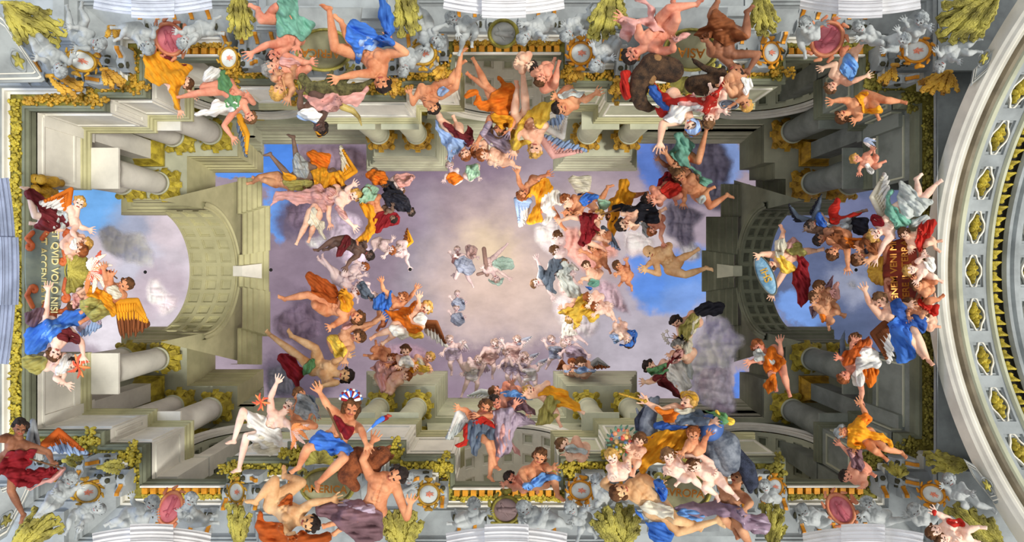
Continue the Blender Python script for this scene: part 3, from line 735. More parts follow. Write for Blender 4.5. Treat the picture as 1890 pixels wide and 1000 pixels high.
            # palm and fingers
            pc = wr+d_*s*.45; fs = un(np.cross(d_, (0,0,1.0))) if abs(d_[2]) < .95 else np.array((1.0,0,0)); add(wr, .26, pc-fs*s*.1, .27); add(wr, .24, pc+fs*s*.16, .25)
            for q_ in range(4):
                o = (q_-1.5)*.23; ln = (.72,.9,.84,.62)[q_]; b0 = pc+fs*s*o; cu = np.array((0,0,-.12*s if q_%2 else .1*s)); sp_ = fs*s*o*.8
                b1 = b0+d_*s*ln*.6+sp_*.7+cu; b2 = b1+d_*s*ln*.5+sp_*.4+np.array((0,0,.14*s)); fr_ = .105 if s > 9 else .13
                add(b0, fr_, b1, fr_); add(b1, fr_, b2, fr_*.8)
            th = wr+d_*s*.15+fs*s*.25*(1 if k else -1); add(th, .16, th+d_*s*.4+fs*s*.38*(1 if k else -1), .13)
    if legs:
        v = [(a[0] if a[0] is not None else a[1]) for a in legs]; order = (0,1)
        sd0 = [None if p is None else np.dot(p-P_, per) for p in v]
        if sd0[0] is not None and sd0[1] is not None: order = (0,1) if sd0[0] < sd0[1] else (1,0)
        for k in (0,1):
            K_, Ft = legs[order[k]]; hj = hp[k]
            if K_ is None: continue
            sc_ = .75 if child else 1
            l1 = np.linalg.norm(K_-hj[:2]); kq = hj[2]+min(sqrt(max((4.1*s*sc_)**2-l1**2,0))*.6, 2.4*s)
            k3 = q3(K_, kq); add(hj, 1.0, (hj+k3)/2, .84); add((hj+k3)/2, .84, k3, .56)
            if Ft is None: continue
            l2 = np.linalg.norm(Ft-K_); fq = kq-min(sqrt(max((4.0*s*sc_)**2-l2**2,0))*.5, 2*s)
            a3 = q3(Ft, fq); add(k3, .58, k3+(a3-k3)*.35, .6); add(k3+(a3-k3)*.35, .6, a3, .3)
            sn = un(a3-k3); th_ = un(k3-hj); fd = un(th_-sn*th_.dot(sn)+np.array((1e-3,2e-3,0))); tp = a3+(fd*.75+sn*.55)*s*1.15
            add(a3+sn*s*.15-fd*s*.2, .32, a3+(fd*.5+sn*.4)*s*.7, .32); add(a3+(fd*.5+sn*.4)*s*.7, .32, tp, .22)
            fs = un(np.cross(fd, sn)); 
            for o in (-.22,-.05,.1,.24): add(tp-fd*s*.15+fs*s*o, .13, tp+(fd*.8+sn*.3)*s*.25+fs*s*o, .11)
    vx = vox or max(.72, min(1.6, s*.085))
    body = caps_obj('body', fr, caps, skin(sk), root, vox=vx)
    # hair
    if style != 'bald':
        hc = []
        nh = {'curl':22,'long':26,'short':12,'veil':6}[style] if s > 3 else 9
        hc.append((tuple(h3+up*s*.4-f*s*.22), .98*s*hs, tuple(h3-up*s*.1-f*s*.35), .86*s*hs))
        for i in range(nh):
            a1 = rs.uniform(0, 2*pi); z1 = rs.uniform(-.55, 1.0); dv = up*z1+(f*cos(a1)+sd*sin(a1))*sqrt(max(1-z1*z1, .05)); dv = un(dv)
            if dv.dot(f) > .35 and dv.dot(up) < .72: continue
            r_ = rs.uniform(.24,.4) if style != 'short' else .2
            pp = h3+up*s*.2+dv*s*.88*hs; hc.append((tuple(pp), r_*s, tuple(pp+np.array((rs.uniform(-.2,.2), rs.uniform(-.2,.2), 0))*s), r_*s*.8))
        if style == 'long':
            for e in (-1,1): hc.append((tuple(h3+sd*e*s*.8-f*s*.3), .45*s, tuple(h3-up*s*1.3+sd*e*s*.8-f*s*.4), .25*s))
        caps_obj('hair' if style != 'veil' else 'veil', fr, hc, hairm(hair), root, n=8)
    if s > 3.2 and not noface:
        ev = []; 
        for e in (-1,1):
            p = h3+up*s*.05+f*s*.82+sd*e*s*.33; ev = [(tuple(p-sd*.09*s), .11*s, tuple(p+sd*.09*s), .11*s)]
            caps_obj('eye', fr, ev, mat('eye_dark',(60,40,34),.4), root, n=6)
        p = h3-up*s*.5+f*s*.8; caps_obj('mouth', fr, [(tuple(p-sd*.2*s), .1*s, tuple(p+sd*.2*s), .1*s)], mat('lips',(170,84,74),.5), root, n=6)
    for i, d in enumerate(dr):
        ck, pts = d[0], d[1]; kw = d[2] if len(d) > 2 else {}
        drape(kw.pop('n', 'garment') if 'n' in kw else ('drapery'), fr, [Tn(p) for p in pts], cloth(ck), root, caps=caps, s=kw.pop('s', s/ZK)*ZK if 's' in kw else s, seed=seedc[0]*5+i, **kw)
    for i, wv in enumerate(wg):
        ck, ck2, r_, w_, t_, tr = wv[:6]; qq = wv[6] if len(wv) > 6 else -1.2
        wing(fr, Tn(r_), Tn(w_), Tn(t_), Tn(tr), cloth(ck), cloth(ck2), root, s, q=qq*s)
    return root
def pl(s):
    """'x,y x,y' -> points"""
    return [tuple(float(v) for v in p.split(',')) for p in s.split()]
def jl(s): return [None if p == '-' else tuple(float(v) for v in p.split(',')) for p in s.split()]
def CLOUD(k, c, c2):
    nm = 'cloud_'+k
    if nm in MATS: return MATS[nm]
    up = lambda q: tuple(min(250, int(x*(1.14 if k[:4] in ('dusk','stor') else 1.3)+10)) for x in q)
    m = mat(nm, up(c), 1.0, rgb2=up(c2), scale=.9, spec=0); nt = m.node_tree; N = nt.nodes; Lk = nt.links
    a = N.new('ShaderNodeAttribute'); a.attribute_name = 'thickness'; n = N.new('ShaderNodeTexNoise'); n.inputs['Scale'].default_value = 1.6; n.inputs['Detail'].default_value = 6
    tc = N.new('ShaderNodeTexCoord'); Lk.new(tc.outputs['Object'], n.inputs['Vector'])
    ad = N.new('ShaderNodeMath'); ad.operation = 'MULTIPLY_ADD'; Lk.new(n.outputs['Fac'], ad.inputs[0]); ad.inputs[1].default_value = 1.1; ad.inputs[2].default_value = -.6
    sm = N.new('ShaderNodeMath'); sm.operation = 'ADD'; Lk.new(ad.outputs[0], sm.inputs[0]); Lk.new(a.outputs['Fac'], sm.inputs[1])
    mr = N.new('ShaderNodeMapRange'); mr.interpolation_type = 'SMOOTHSTEP'; Lk.new(sm.outputs[0], mr.inputs[0]); mr.inputs[1].default_value = .0; mr.inputs[2].default_value = .85; mr.inputs[4].default_value = .95
    Lk.new(mr.outputs[0], N['Principled BSDF'].inputs['Alpha']); return m
def cloud(tile, Z, pts, k, c, c2, label, s=22, puff=1.1, amp=.8, q0=0):
    P = [T(tile, p) for p in pl(pts)]; cen = np.array(P).mean(0); fr = Frame(cen[0], cen[1], Z); seedc[0] += 1
    o = drape('cloud', fr, P, CLOUD(k, c, c2), None, s=s*ZK, billow=True, puff=puff, amp=amp, seed=seedc[0], q0=q0, edge=s*ZK*2.9)
    tag(o, label, 'cloud'); return o
# ================================================================ LOWER ZONE: brackets, garlands, medallions, hoods, leaves
def dup(root, loc, rotz, label=None):
    r = root.copy(); COL.objects.link(r); r.location = loc; r.rotation_euler = (0,0,rotz)
    if label: r['label'] = label
    for ch in list(root.children): c = ch.copy(); COL.objects.link(c); c.parent = r
    return r
def ico(m, c, r, sq=(1,1,1)):
    x, y, z = c; t = (1+5**.5)/2; k = r/sqrt(1+t*t)
    vs = [(-1,t,0),(1,t,0),(-1,-t,0),(1,-t,0),(0,-1,t),(0,1,t),(0,-1,-t),(0,1,-t),(t,0,-1),(t,0,1),(-t,0,-1),(-t,0,1)]
    fs = [(0,11,5),(0,5,1),(0,1,7),(0,7,10),(0,10,11),(1,5,9),(5,11,4),(11,10,2),(10,7,6),(7,1,8),(3,9,4),(3,4,2),(3,2,6),(3,6,8),(3,8,9),(4,9,5),(2,4,11),(6,2,10),(8,6,7),(9,8,1)]
    m.add([(x+a*k*sq[0], y+b*k*sq[1], z+c_*k*sq[2]) for a, b, c_ in vs], fs)
rg = random.Random(4)
side_names = {}
# brackets under the cornice
def make_bracket():
    t = empty('bracket', (0,0,0)); t['category'] = 'bracket'
    v = []; prof = [(.0,.0),(.12,-.22),(.3,-.3),(.5,-.24),(.66,-.42),(.8,-.46),(.84,-.2)]
    def strip(w, pr, dz=0): 
        v = []; f = []
        for (o, z) in pr: v += [(-w,-o,z+dz),(w,-o,z+dz)]
        n = len(pr); v += [(-w,-pr[-1][0],.3),(w,-pr[-1][0],.3),(-w,0,.3),(w,0,.3)]
        for i in range(n+1): f.append((2*i,2*i+1,2*i+3,2*i+2))
        f.append(tuple([2*i for i in range(n+2)])[::-1]); f.append(tuple([2*i+1 for i in range(n+2)]))
        return v, f
    v, f = strip(.15, prof); b = mesh_obj('scroll', v, f, STONE_B, None); b.parent = t
    b.location = b.location
    v, f = strip(.06, [(.42,-.3),(.5,-.33),(.66,-.5),(.76,-.52),(.8,-.4)]); g = mesh_obj('gilt_leaf', v, f, ORANGE, None); g.parent = t
    m = MB(); ico(m, (0,-.16,-.26), .11, (1,1,.6)); ico(m, (.19,-.2,-.2), .07,(1,2,.6)); d = m.build('slot_shade', DARK, None, smooth=True); d.parent = t  # dark bosses stand for the slots; the slots' shade is their colour
    return t
proto = make_bracket(); first = True
for i in range(len(P20)):
    a = np.array(P20[i]); b = np.array(P20[(i+1) % len(P20)]); L_ = np.linalg.norm(b-a)
    if L_ < .8: continue
    d = (b-a)/L_; nrm = np.array((d[1], -d[0])); off = .72
    n = max(1, int(L_/.56))
    for k in range(n):
        p = a+d*L_*(k+.5)/n+nrm*off
        if abs(p[1]) < 3.6: continue
        rz = math.atan2(nrm[1], nrm[0])+pi/2
        where = ('upper' if p[1] < 0 else 'lower') + (' left' if p[0] < -10.5 else ' right' if p[0] > 10 else ' middle left' if p[0] < -2.5 else ' middle right' if p[0] > 2.2 else ' middle')
        run = 'the cornice edge running %s' % ('lengthwise' if abs(d[0]) > .5 else 'crosswise')
        lb = 'small grey scroll bracket, gilt leaf, %s cornice, %s' % (where, 'lengthwise run' if abs(d[0]) > .5 else 'crosswise run')
        loc = (p[0], p[1], 19.72)
        if first: proto.location = loc; proto.rotation_euler = (0,0,rz); proto['label'] = lb; o = proto; first = False
        else: o = dup(proto, loc, rz, lb)
        o['group'] = 'scroll brackets, %s %s' % (where, 'lengthwise' if abs(d[0]) > .5 else 'crosswise')
# garlands on the soffit, dentils along the bays
for i in range(len(P20)):
    a = np.array(P20[i]); b = np.array(P20[(i+1) % len(P20)]); L_ = np.linalg.norm(b-a); d = (b-a)/L_; nrm = np.array((d[1], -d[0]))
    bay = abs(a[1]) > 7.7 and abs(b[1]) > 7.7
    m = MB(); n = int(L_*60); ext = .3
    for k in range(n):
        u = rg.uniform(-.0, L_+(.3 if not bay else 0)); w = rg.gauss(.31 if not bay else .42, .095 if not bay else .05); r = rg.uniform(.045,.085)
        p = a+d*u+nrm*max(.12, min(.5, w)); ico(m, (p[0], p[1], 20.0-rg.uniform(0,.08)), r, (rg.uniform(.7,1.3), rg.uniform(.7,1.3), .7))
    right = a[0] > 8
    pos = ('upper' if (a[1]+b[1]) < -.1 else 'lower' if (a[1]+b[1]) > .1 else 'short end'); 
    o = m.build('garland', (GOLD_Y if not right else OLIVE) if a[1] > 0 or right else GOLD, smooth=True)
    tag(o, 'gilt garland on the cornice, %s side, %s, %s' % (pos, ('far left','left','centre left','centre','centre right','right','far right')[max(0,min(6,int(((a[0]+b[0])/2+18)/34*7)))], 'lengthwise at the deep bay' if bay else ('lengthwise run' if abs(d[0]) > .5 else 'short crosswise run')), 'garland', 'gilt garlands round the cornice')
    if bay:
        nn = int(L_/.3); dm = MB(); 
        t = empty('dentil_band', (*( (a+b)/2), 20.0)); tag(t, 'gilt dentil band over the %s recessed bay, %s side' % ('middle' if abs(a[0]) < 5 else 'left' if a[0] < 0 else 'right', pos), 'moulding')
        for k in range(nn):
            p = a+d*L_*(k+.5)/nn+nrm*.2; x, y = p; q = MB(); q.box(x-.1,y-.11,19.9,x+.1,y+.11,20.06); q.box(x-.06,y-.16,19.96,x+.06,y+.16,20.05); q.build('dentil', ORANGE, t)
        p0 = a+nrm*.04; p1 = b+nrm*.04; y0 = p0[1]; q = MB(); q.box(min(a[0],b[0]), y0-.03, 19.88, max(a[0],b[0]), y0+.03, 20.05); q.build('fillet', STONE_L, t)

def plate(name, fr, P, q0, q1, m, parent, bev=0):
    """a flat-fronted slab with the given outline (picture units)"""
    P = np.array(P, float); n = len(P); c = P.mean(0); Pb = c+(P-c)*(1-bev) if bev else P
    V = [(*p, q0) for p in P]+[(*p, q1-(q1-q0)*.3) for p in P]+[(*p, q1) for p in Pb]
    Fc = [tuple(range(n)), tuple(range(2*n,3*n))[::-1]]+[(k*n+i, k*n+(i+1)%n, (k+1)*n+(i+1)%n, (k+1)*n+i) for k in (0,1) for i in range(n)]
    return mesh_obj(name, fr.pts(V), Fc, m, parent)
def dome(name, fr, c, rx, ry, rot, h, q, m, parent, lobes=0, la=.0, n=36, rn=7, inner=0.0, flat=1.0):
    """oval boss (or ring when inner>0)"""
    V = []; Fc = []; cr, sr = cos(radians(rot)), sin(radians(rot))
    for j in range(rn+1):
        t = j/rn; rr = 1-(1-inner)*t
        hh = (sin(pi*t) if inner > 0 else sqrt(max(0,1-(1-t)**2)))**flat*h
        for i in range(n):
            a = 2*pi*i/n; k = rr*(1+la*cos(lobes*a)*(1 if inner == 0 else (1-t))); x = rx*k*cos(a); y = ry*k*sin(a)
            V.append((c[0]+x*cr-y*sr, c[1]+x*sr+y*cr, q+hh))
    Fc = [(j*n+i, j*n+(i+1)%n, (j+1)*n+(i+1)%n, (j+1)*n+i) for j in range(rn) for i in range(n)]
    return mesh_obj(name, fr.pts(V), Fc, m, parent, smooth=True)
def medallion(px, py, rx, ry, rot, Z, rim, face, label, relief='figure', rm=None, scroll=True):
    fr = Frame(px, py, Z); t = empty('medallion', fr.C); tag(t, label, 'medallion'); cr, sr = cos(radians(rot)), sin(radians(rot))
    def L(x, y): return (px+x*rx*cr-y*ry*sr, py+x*rx*sr+y*ry*cr)
    s = min(rx, ry)
    dome('face', fr, (px,py), rx*.86, ry*.86, rot, s*.18, 0, face, t)
    dome('rim', fr, (px,py), rx*1.05, ry*1.05, rot, s*.28, -1, rim, t, inner=.72, lobes=0)
    dome('backing', fr, (px,py), rx*1.0, ry*1.0, rot, .5, -3, rim, t)
    if scroll:
        cp = []
        for k in range(10):
            a = 2*pi*k/10+.3; r1 = 1.12; p = L(r1*cos(a), r1*sin(a)); p2 = L((r1+.16)*cos(a+.22), (r1+.16)*sin(a+.22)); cp.append(((*p, 1), s*.15, (*p2, 2), s*.09))
        for yy in (-1.25, 1.25): p = L(0, yy); p2 = L(.25, yy*1.08); p3 = L(-.25, yy*1.08); cp += [((*p,2),s*.22,(*p2,1),s*.14),((*p,2),s*.22,(*p3,1),s*.14)]
        caps_obj('scrollwork', fr, cp, rim, t, n=10)
    if relief == 'figure':
        c = [((*L(-.45,0),s*.2),s*.13,(*L(-.35,.02),s*.2),s*.12),((*L(-.2,0),s*.16),s*.2,(*L(.25,.06),s*.16),s*.22),((*L(.3,.05),s*.16),s*.2,(*L(.6,-.1),s*.1),s*.1),((*L(.3,.1),s*.16),s*.2,(*L(.62,.2),s*.1),s*.1),
             ((*L(-.15,.1),s*.16),s*.1,(*L(.1,.42),s*.16),s*.07),((*L(-.15,-.1),s*.16),s*.1,(*L(-.3,-.4),s*.16),s*.07)]
        caps_obj('relief_figure', fr, c, rm or face, t)
    elif relief == 'flame':
        c = []
        for k in range(6): a = k*1.1; c.append(((*L(.1*cos(a), .1*sin(a)), s*.2), s*.1, (*L(.1+.36*cos(a+.4), .26*sin(a+.4)), s*.22), s*.03))
        caps_obj('painted_flame', fr, c, mat('flame_pale_red',(222,140,116),.7), t)
    return t
PKD = mat('pink_relief',(168,84,96),.6); PKR = mat('pink_rim',(206,140,104),.6,rgb2=(186,108,80),scale=3); PEARL = mat('pearl_face',(206,212,210),.6); SEPIA = mat('grey_face',(150,150,146),.7); MAUVE = mat('mauve_face',(124,104,104),.7)
medallion(313,72,33,27,60,17.6,PKR,PINK,'pink oval relief medallion beside the upper left window hood, held by grey putti',rm=PKD)
medallion(1527,72,36,29,-55,17.6,PKR,PINK,'worn pink oval relief medallion beside the upper right window hood',rm=PKD)
medallion(314,938,34,22,-68,17.6,PKR,PINK,'pink oval relief medallion above the lower left window hood',rm=PKD)
medallion(1552,940,34,23,52,17.6,PKR,PINK,'dark pink oval relief medallion above the lower right window hood',rm=PKD)
medallion(929,62,28,27,0,17.8,OLIVE,SEPIA,'round grey relief medallion with olive frame at the upper centre',scroll=False)
medallion(934,941,28,27,0,17.8,OLIVE,MAUVE,'round dark relief medallion with olive frame at the lower centre')
for a in ((150,112,30,20,20,'upper left corner, between two grey putti'),(422,107,17,21,0,'above the left bay beside the turquoise-draped man'),(781,99,25,22,0,'right of the upper left continent group'),(1072,98,22,22,0,'left of the upper right continent group'),
          (1424,97,17,21,0,'right of the upper right continent group'),(1692,94,28,22,-10,'upper right corner, worn plaster beside it'),(161,909,25,20,-10,'lower left corner'),(436,908,15,20,0,'above the lower left bay'),(791,912,21,21,0,'right of the lower left continent group'),
          (1072,905,22,19,10,'left of the lower right continent group'),(1430,899,16,18,0,'right of the lower right continent group'),(1722,912,25,18,25,'lower right corner')):
    medallion(a[0],a[1],a[2],a[3],a[4],17.7,GOLD if a[0] < 1000 else ORANGE,PEARL,'white shield with red flame, gilt frame, '+a[5],relief='flame')

def hood(cx, cy, hw, ang, Z, label, m, depth=60, sag=10):
    """curved broken pediment over a window; ang turns 'outwards'"""
    fr = Frame(cx, cy, Z); t = empty('window_hood', fr.C); tag(t, label, 'window hood'); ca, sa = cos(radians(ang)), sin(radians(ang))
    prof = [(0,-6),(0,2),(3,4),(4,4),(5,8),(11,9),(12,11),(13,11),(14,16),(19,17),(20,20),(26,22),(27,26),(30,27),(31,31),(depth,33)]
    for (u0,u1,dv,dq,nm) in ((-1,-.33,6,0,'side_cornice'),(-.36,.36,0,6,'raised_centre'),(.33,1,6,0,'side_cornice')):
        V = []; n = 16
        for i in range(n+1):
            u = u0+(u1-u0)*i/n; vv = sag*u*u
            for (dy, q) in prof:
                x = u*(hw-dy*.18*abs(u)); y = vv+dv+dy; V.append((cx+x*ca-y*sa, cy+x*sa+y*ca, q+dq))
        k = len(prof); Fc = [(i*k+j, i*k+j+1, (i+1)*k+j+1, (i+1)*k+j) for i in range(n) for j in range(k-1)]+[tuple(range(k)), tuple(range(n*k,(n+1)*k))]
        mesh_obj(nm, fr.pts(V), Fc, m, t)
WB = mat('bluelit_white_stucco',(196,204,220),.7)  # copy of the white stucco with blue window light mixed into its colour
for (cx, hw, lb) in ((282,110,'left'),(930,112,'middle'),(1588,112,'right')):
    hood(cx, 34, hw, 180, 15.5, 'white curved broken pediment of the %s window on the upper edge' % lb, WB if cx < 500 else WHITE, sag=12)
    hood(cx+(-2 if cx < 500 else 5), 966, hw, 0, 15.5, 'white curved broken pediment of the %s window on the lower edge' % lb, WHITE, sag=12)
hood(36, 500, 172, 90, 15.2, 'bluish grey curved cornice of the window on the left edge', mat('shaded_bluelit_stucco',(150,162,190),.8), sag=14, depth=80)  # the blue light at the left edge is put into this hood's colour

def frond(name, fr, path, w, m, parent, q=0, curl=1.0, ns=14, ser=.16):
    P = np.array(path, float); n = len(P); V = []; Fc = []
    tt = np.linspace(0, 1, ns); xs = np.interp(tt, np.linspace(0,1,n), P[:,0]); ys = np.interp(tt, np.linspace(0,1,n), P[:,1])
    for _ in range(3): xs[1:-1] = (xs[:-2]+2*xs[1:-1]+xs[2:])/4; ys[1:-1] = (ys[:-2]+2*ys[1:-1]+ys[2:])/4
    for i, t in enumerate(tt):
        dx = xs[min(i+1,ns-1)]-xs[max(i-1,0)]; dy = ys[min(i+1,ns-1)]-ys[max(i-1,0)]; l = math.hypot(dx, dy)+1e-6; nx, ny = -dy/l, dx/l
        ww = w*(.3+.85*sin(pi*min(1,t*1.02))**.8)*(1-ser+2*ser*(i%2)); hh = q+w*1.3*sin(pi*t)*curl+w*.8*t
        for (u, h) in ((-1,-.5),(-.6,.25),(-.3,-.15),(0,.4),(.3,-.15),(.6,.25),(1,-.5),(0,-1)): V.append((xs[i]+nx*ww*u, ys[i]+ny*ww*u, hh+h*w))
    for i in range(ns-1):
        for j in range(8): Fc.append((i*8+j, i*8+(j+1)%8, (i+1)*8+(j+1)%8, (i+1)*8+j))
    Fc += [tuple(range(8)), tuple(range((ns-1)*8,ns*8))]
    return mesh_obj(name, fr.pts(V), Fc, m, parent, smooth=True)
def acanthus(base, tips, w, Z, m, label, bend=.25):
    fr = Frame(*np.mean([base]+tips, axis=0), Z); t = empty('acanthus_ornament', fr.C); tag(t, label, 'ornament'); b = np.array(base, float)
    ctr = np.array([np.array(q_, float) for q_ in tips]); big = np.ptp(ctr, axis=0).max() > 36 or len(tips) > 5
    if big:     # more, thinner leaves between the outer ones, some shorter
        ang = sorted(tips, key=lambda q_: math.atan2(q_[1]-b[1], q_[0]-b[0])); more = []
        for u_, v_ in zip(ang[:-1], ang[1:]): 
            for k_ in (.33,.66): mm_ = np.array(u_)*(1-k_)+np.array(v_)*k_; more.append(tuple(b+(mm_-b)*(.72+.34*((len(more)*37)%10)/10)))
        tips = ang+more; w = w*.62
    for i, tp in enumerate(tips):
        tp = np.array(tp, float); d = tp-b; nn = np.array((-d[1], d[0])); sg = -1 if i < len(tips)/2 else 1
        mid = b+d*.55+nn*bend*sg*.5*(abs(i-len(tips)/2)/len(tips)+.2); e = tp; tip2 = e-d*.1+nn*.1*sg
        frond('frond', fr, [b+nn*.02*sg, b+d*.3+nn*.08*sg, mid, e, e+nn*.1*sg, tip2], w, m, t, q=3*(i%4)+1, ns=20, ser=.24)
    caps_obj('binding', fr, [((b[0]-w, b[1], 6), w*.8, (b[0]+w, b[1], 6), w*.8)], m, t)
AC = lambda b, tips, w, lb, m=OLIVE, Z=16.6: acanthus(b, tips, w, Z, m, lb)
LEAF = mat('gilt_olive_leaf',(196,186,88),.5,.1,rgb2=(108,100,42),scale=2.5,spec=.4,bump=.5)
LEAFO = mat('gilt_orange_leaf',(214,168,56),.5,.15,rgb2=(150,104,30),scale=3,spec=.4,bump=.3)
AC((8,5),[(30,78),(48,80),(66,74),(88,78),(104,84),(118,70),(112,50),(92,28),(60,20)],7,'large olive-gold acanthus spray at the top left corner',LEAF)
AC((440,-14),[(420,20),(424,50),(436,70),(448,72),(458,66),(466,40)],6,'olive-gold acanthus spray left of the upper left continent group',LEAF)
AC((745,-30),[(728,30),(738,66),(756,64),(768,56),(772,34),(762,16)],7,'olive-gold acanthus spray right of the upper left continent group',LEAF)
AC((1135,-16),[(1084,66),(1096,70),(1112,68),(1126,60),(1142,50),(1152,34),(1092,30)],8,'bright olive acanthus spray left of the upper right continent group',LEAF)
AC((1400,-14),[(1398,60),(1410,66),(1424,60),(1434,40),(1386,40)],7,'olive acanthus spray right of the upper right continent group',LEAF)
AC((1842,-6),[(1732,66),(1752,72),(1772,70),(1790,70),(1806,64),(1730,30),(1742,8)],9,'large yellow-green acanthus spray near the great arch, top right',LEAF)
AC((20,1014),[(70,940),(84,946),(96,950),(112,962),(118,975),(56,965),(40,990)],7,'large olive-gold acanthus spray at the bottom left corner',LEAF)
AC((440,1010),[(424,930),(436,932),(450,940),(462,955),(430,960)],7,'olive-gold acanthus spray left of the lower left continent group',LEAF)
AC((740,1016),[(700,948),(720,945),(745,942),(768,950),(780,966),(760,985),(712,980)],9,'dense olive acanthus leaves right of the lower left continent group',LEAF)
AC((1150,1012),[(1096,960),(1106,946),(1124,936),(1146,934),(1168,936),(1180,955),(1178,980),(1112,985)],9,'yellow acanthus leaves left of the lower right continent group',LEAF)
AC((1424,1010),[(1410,930),(1424,928),(1438,934),(1446,955),(1448,980)],7,'olive acanthus spray right of the lower right continent group',LEAF)
AC((1850,1016),[(1752,935),(1776,938),(1800,950),(1816,955),(1830,958),(1790,975),(1768,960)],9,'large yellow-green acanthus spray near the great arch, bottom right',LEAF)
# gilt corner palmettes on the cornice angles
for (b, tips, lb) in (((192,128),[(228,152),(222,158),(208,160),(196,154)],'upper left outer corner'),((92,140),[(150,158),(148,168),(140,176),(120,172)],'far upper left corner'),((206,50),[(222,62),(216,72),(198,66)],'upper left corner, inner'),
        ((1652,120),[(1622,148),(1634,152),(1652,146)],'upper right corner by the worn plaster'),((1752,132),[(1700,165),(1718,170),(1738,172),(1766,168),(1700,150)],'far upper right corner'),
        ((186,862),[(222,852),(226,862),(218,870)],'lower left outer corner'),((122,850),[(142,830),(150,846),(138,858)],'far lower left corner'),
        ((1660,880),[(1632,856),(1646,852),(1668,858),(1676,872)],'lower right outer corner'),((1790,860),[(1708,832),(1712,850),(1722,866),(1746,872),(1740,836)],'far lower right corner'),
        ((812,126),[(818,142),(806,146),(800,136)],'upper centre left corner'),((727,148),[(722,172),(712,166),(730,172)],'upper left pier corner'),((1066,128),[(1052,144),(1060,148),(1074,144)],'upper centre right corner'),((1140,148),[(1128,170),(1142,170),(1150,160)],'upper right pier corner')):
    acanthus(b, tips, 5 if len(tips) < 5 else 7, 18.4, LEAFO if b[1] < 500 else LEAF, 'gilt palmette on the cornice angle, '+lb)
# grey corner beams with a gilt cartouche
def beam(P, c, rx, ry, rot, label, Z=17.0):
    cen = np.mean(P, axis=0); fr = Frame(*cen, Z); t = empty('panelled_beam', fr.C); tag(t, label, 'beam'); P = np.array(P, float)
    plate('slab', fr, P, -8, 4, STONE_B, t, bev=.02); c0 = P.mean(0)
    for k, (f1, f2) in enumerate(((.88,.82),(.7,.66))):
        a = c0+(P-c0)*f1; b = c0+(P-c0)*f2; V = [(*p,4) for p in a]+[(*p,6.5) for p in a]+[(*p,6.5) for p in b]+[(*p,4) for p in b]; n = len(P)
        mesh_obj('raised_frame', fr.pts(V), [(j*n+i, j*n+(i+1)%n, (j+1)*n+(i+1)%n, (j+1)*n+i) for j in range(3) for i in range(n)], STONE_L, t)
    dome('cartouche_rim', fr, c, rx, ry, rot, 3, 4, STONE_B, t, inner=.8, lobes=4, la=.12); dome('gilt_rosette', fr, c, rx*.6, ry*.6, rot, 6, 4, LEAF, t, lobes=5, la=.3)
beam([(-20,10),(2,26),(84,148),(78,152),(-20,154)], (34,112), 24, 14, 60, 'grey panelled beam with a gilt rosette at the upper left edge')
beam([(-20,860),(0,900),(72,872),(50,920),(12,990),(-20,1010)], (12,960), 20, 12, -60, 'grey panelled beam at the lower left edge')
beam([(1795,130),(1835,90),(1852,70),(1822,132),(1790,160)], (1816,108), 18, 10, -60, 'narrow grey panel with a gilt rosette beside the great arch, upper right')
beam([(1778,846),(1798,858),(1850,926),(1836,930),(1796,880)], (1822,896), 18, 9, 60, 'narrow grey panel with a gilt rosette beside the great arch, lower right')

def text(s, px, py, Z, size, ang, m, parent, label=None, q=0):
    c = bpy.data.curves.new('lettering', 'FONT'); c.body = s; c.align_x = 'CENTER'; c.align_y = 'CENTER'; c.extrude = .015; c.size = size*Z/F; c.offset = .004
    o = bpy.data.objects.new('lettering', c); COL.objects.link(o); c.materials.append(m)
    A_ = radians(ang); p = W(px, py, Z-q)
    from mathutils import Matrix
    M = Matrix(((cos(A_), sin(A_), 0, p[0]),(sin(A_), -cos(A_), 0, p[1]),(0,0,-1,p[2]),(0,0,0,1)))
    bpy.context.view_layer.update(); me = bpy.data.meshes.new_from_object(o); bpy.data.objects.remove(o)
    M2 = M.copy(); M2.translation = Vector(p)-parent.location; me.transform(M2); me.materials.clear(); me.materials.append(m)
    o = bpy.data.objects.new('lettering', me); COL.objects.link(o); o.parent = parent
    return o
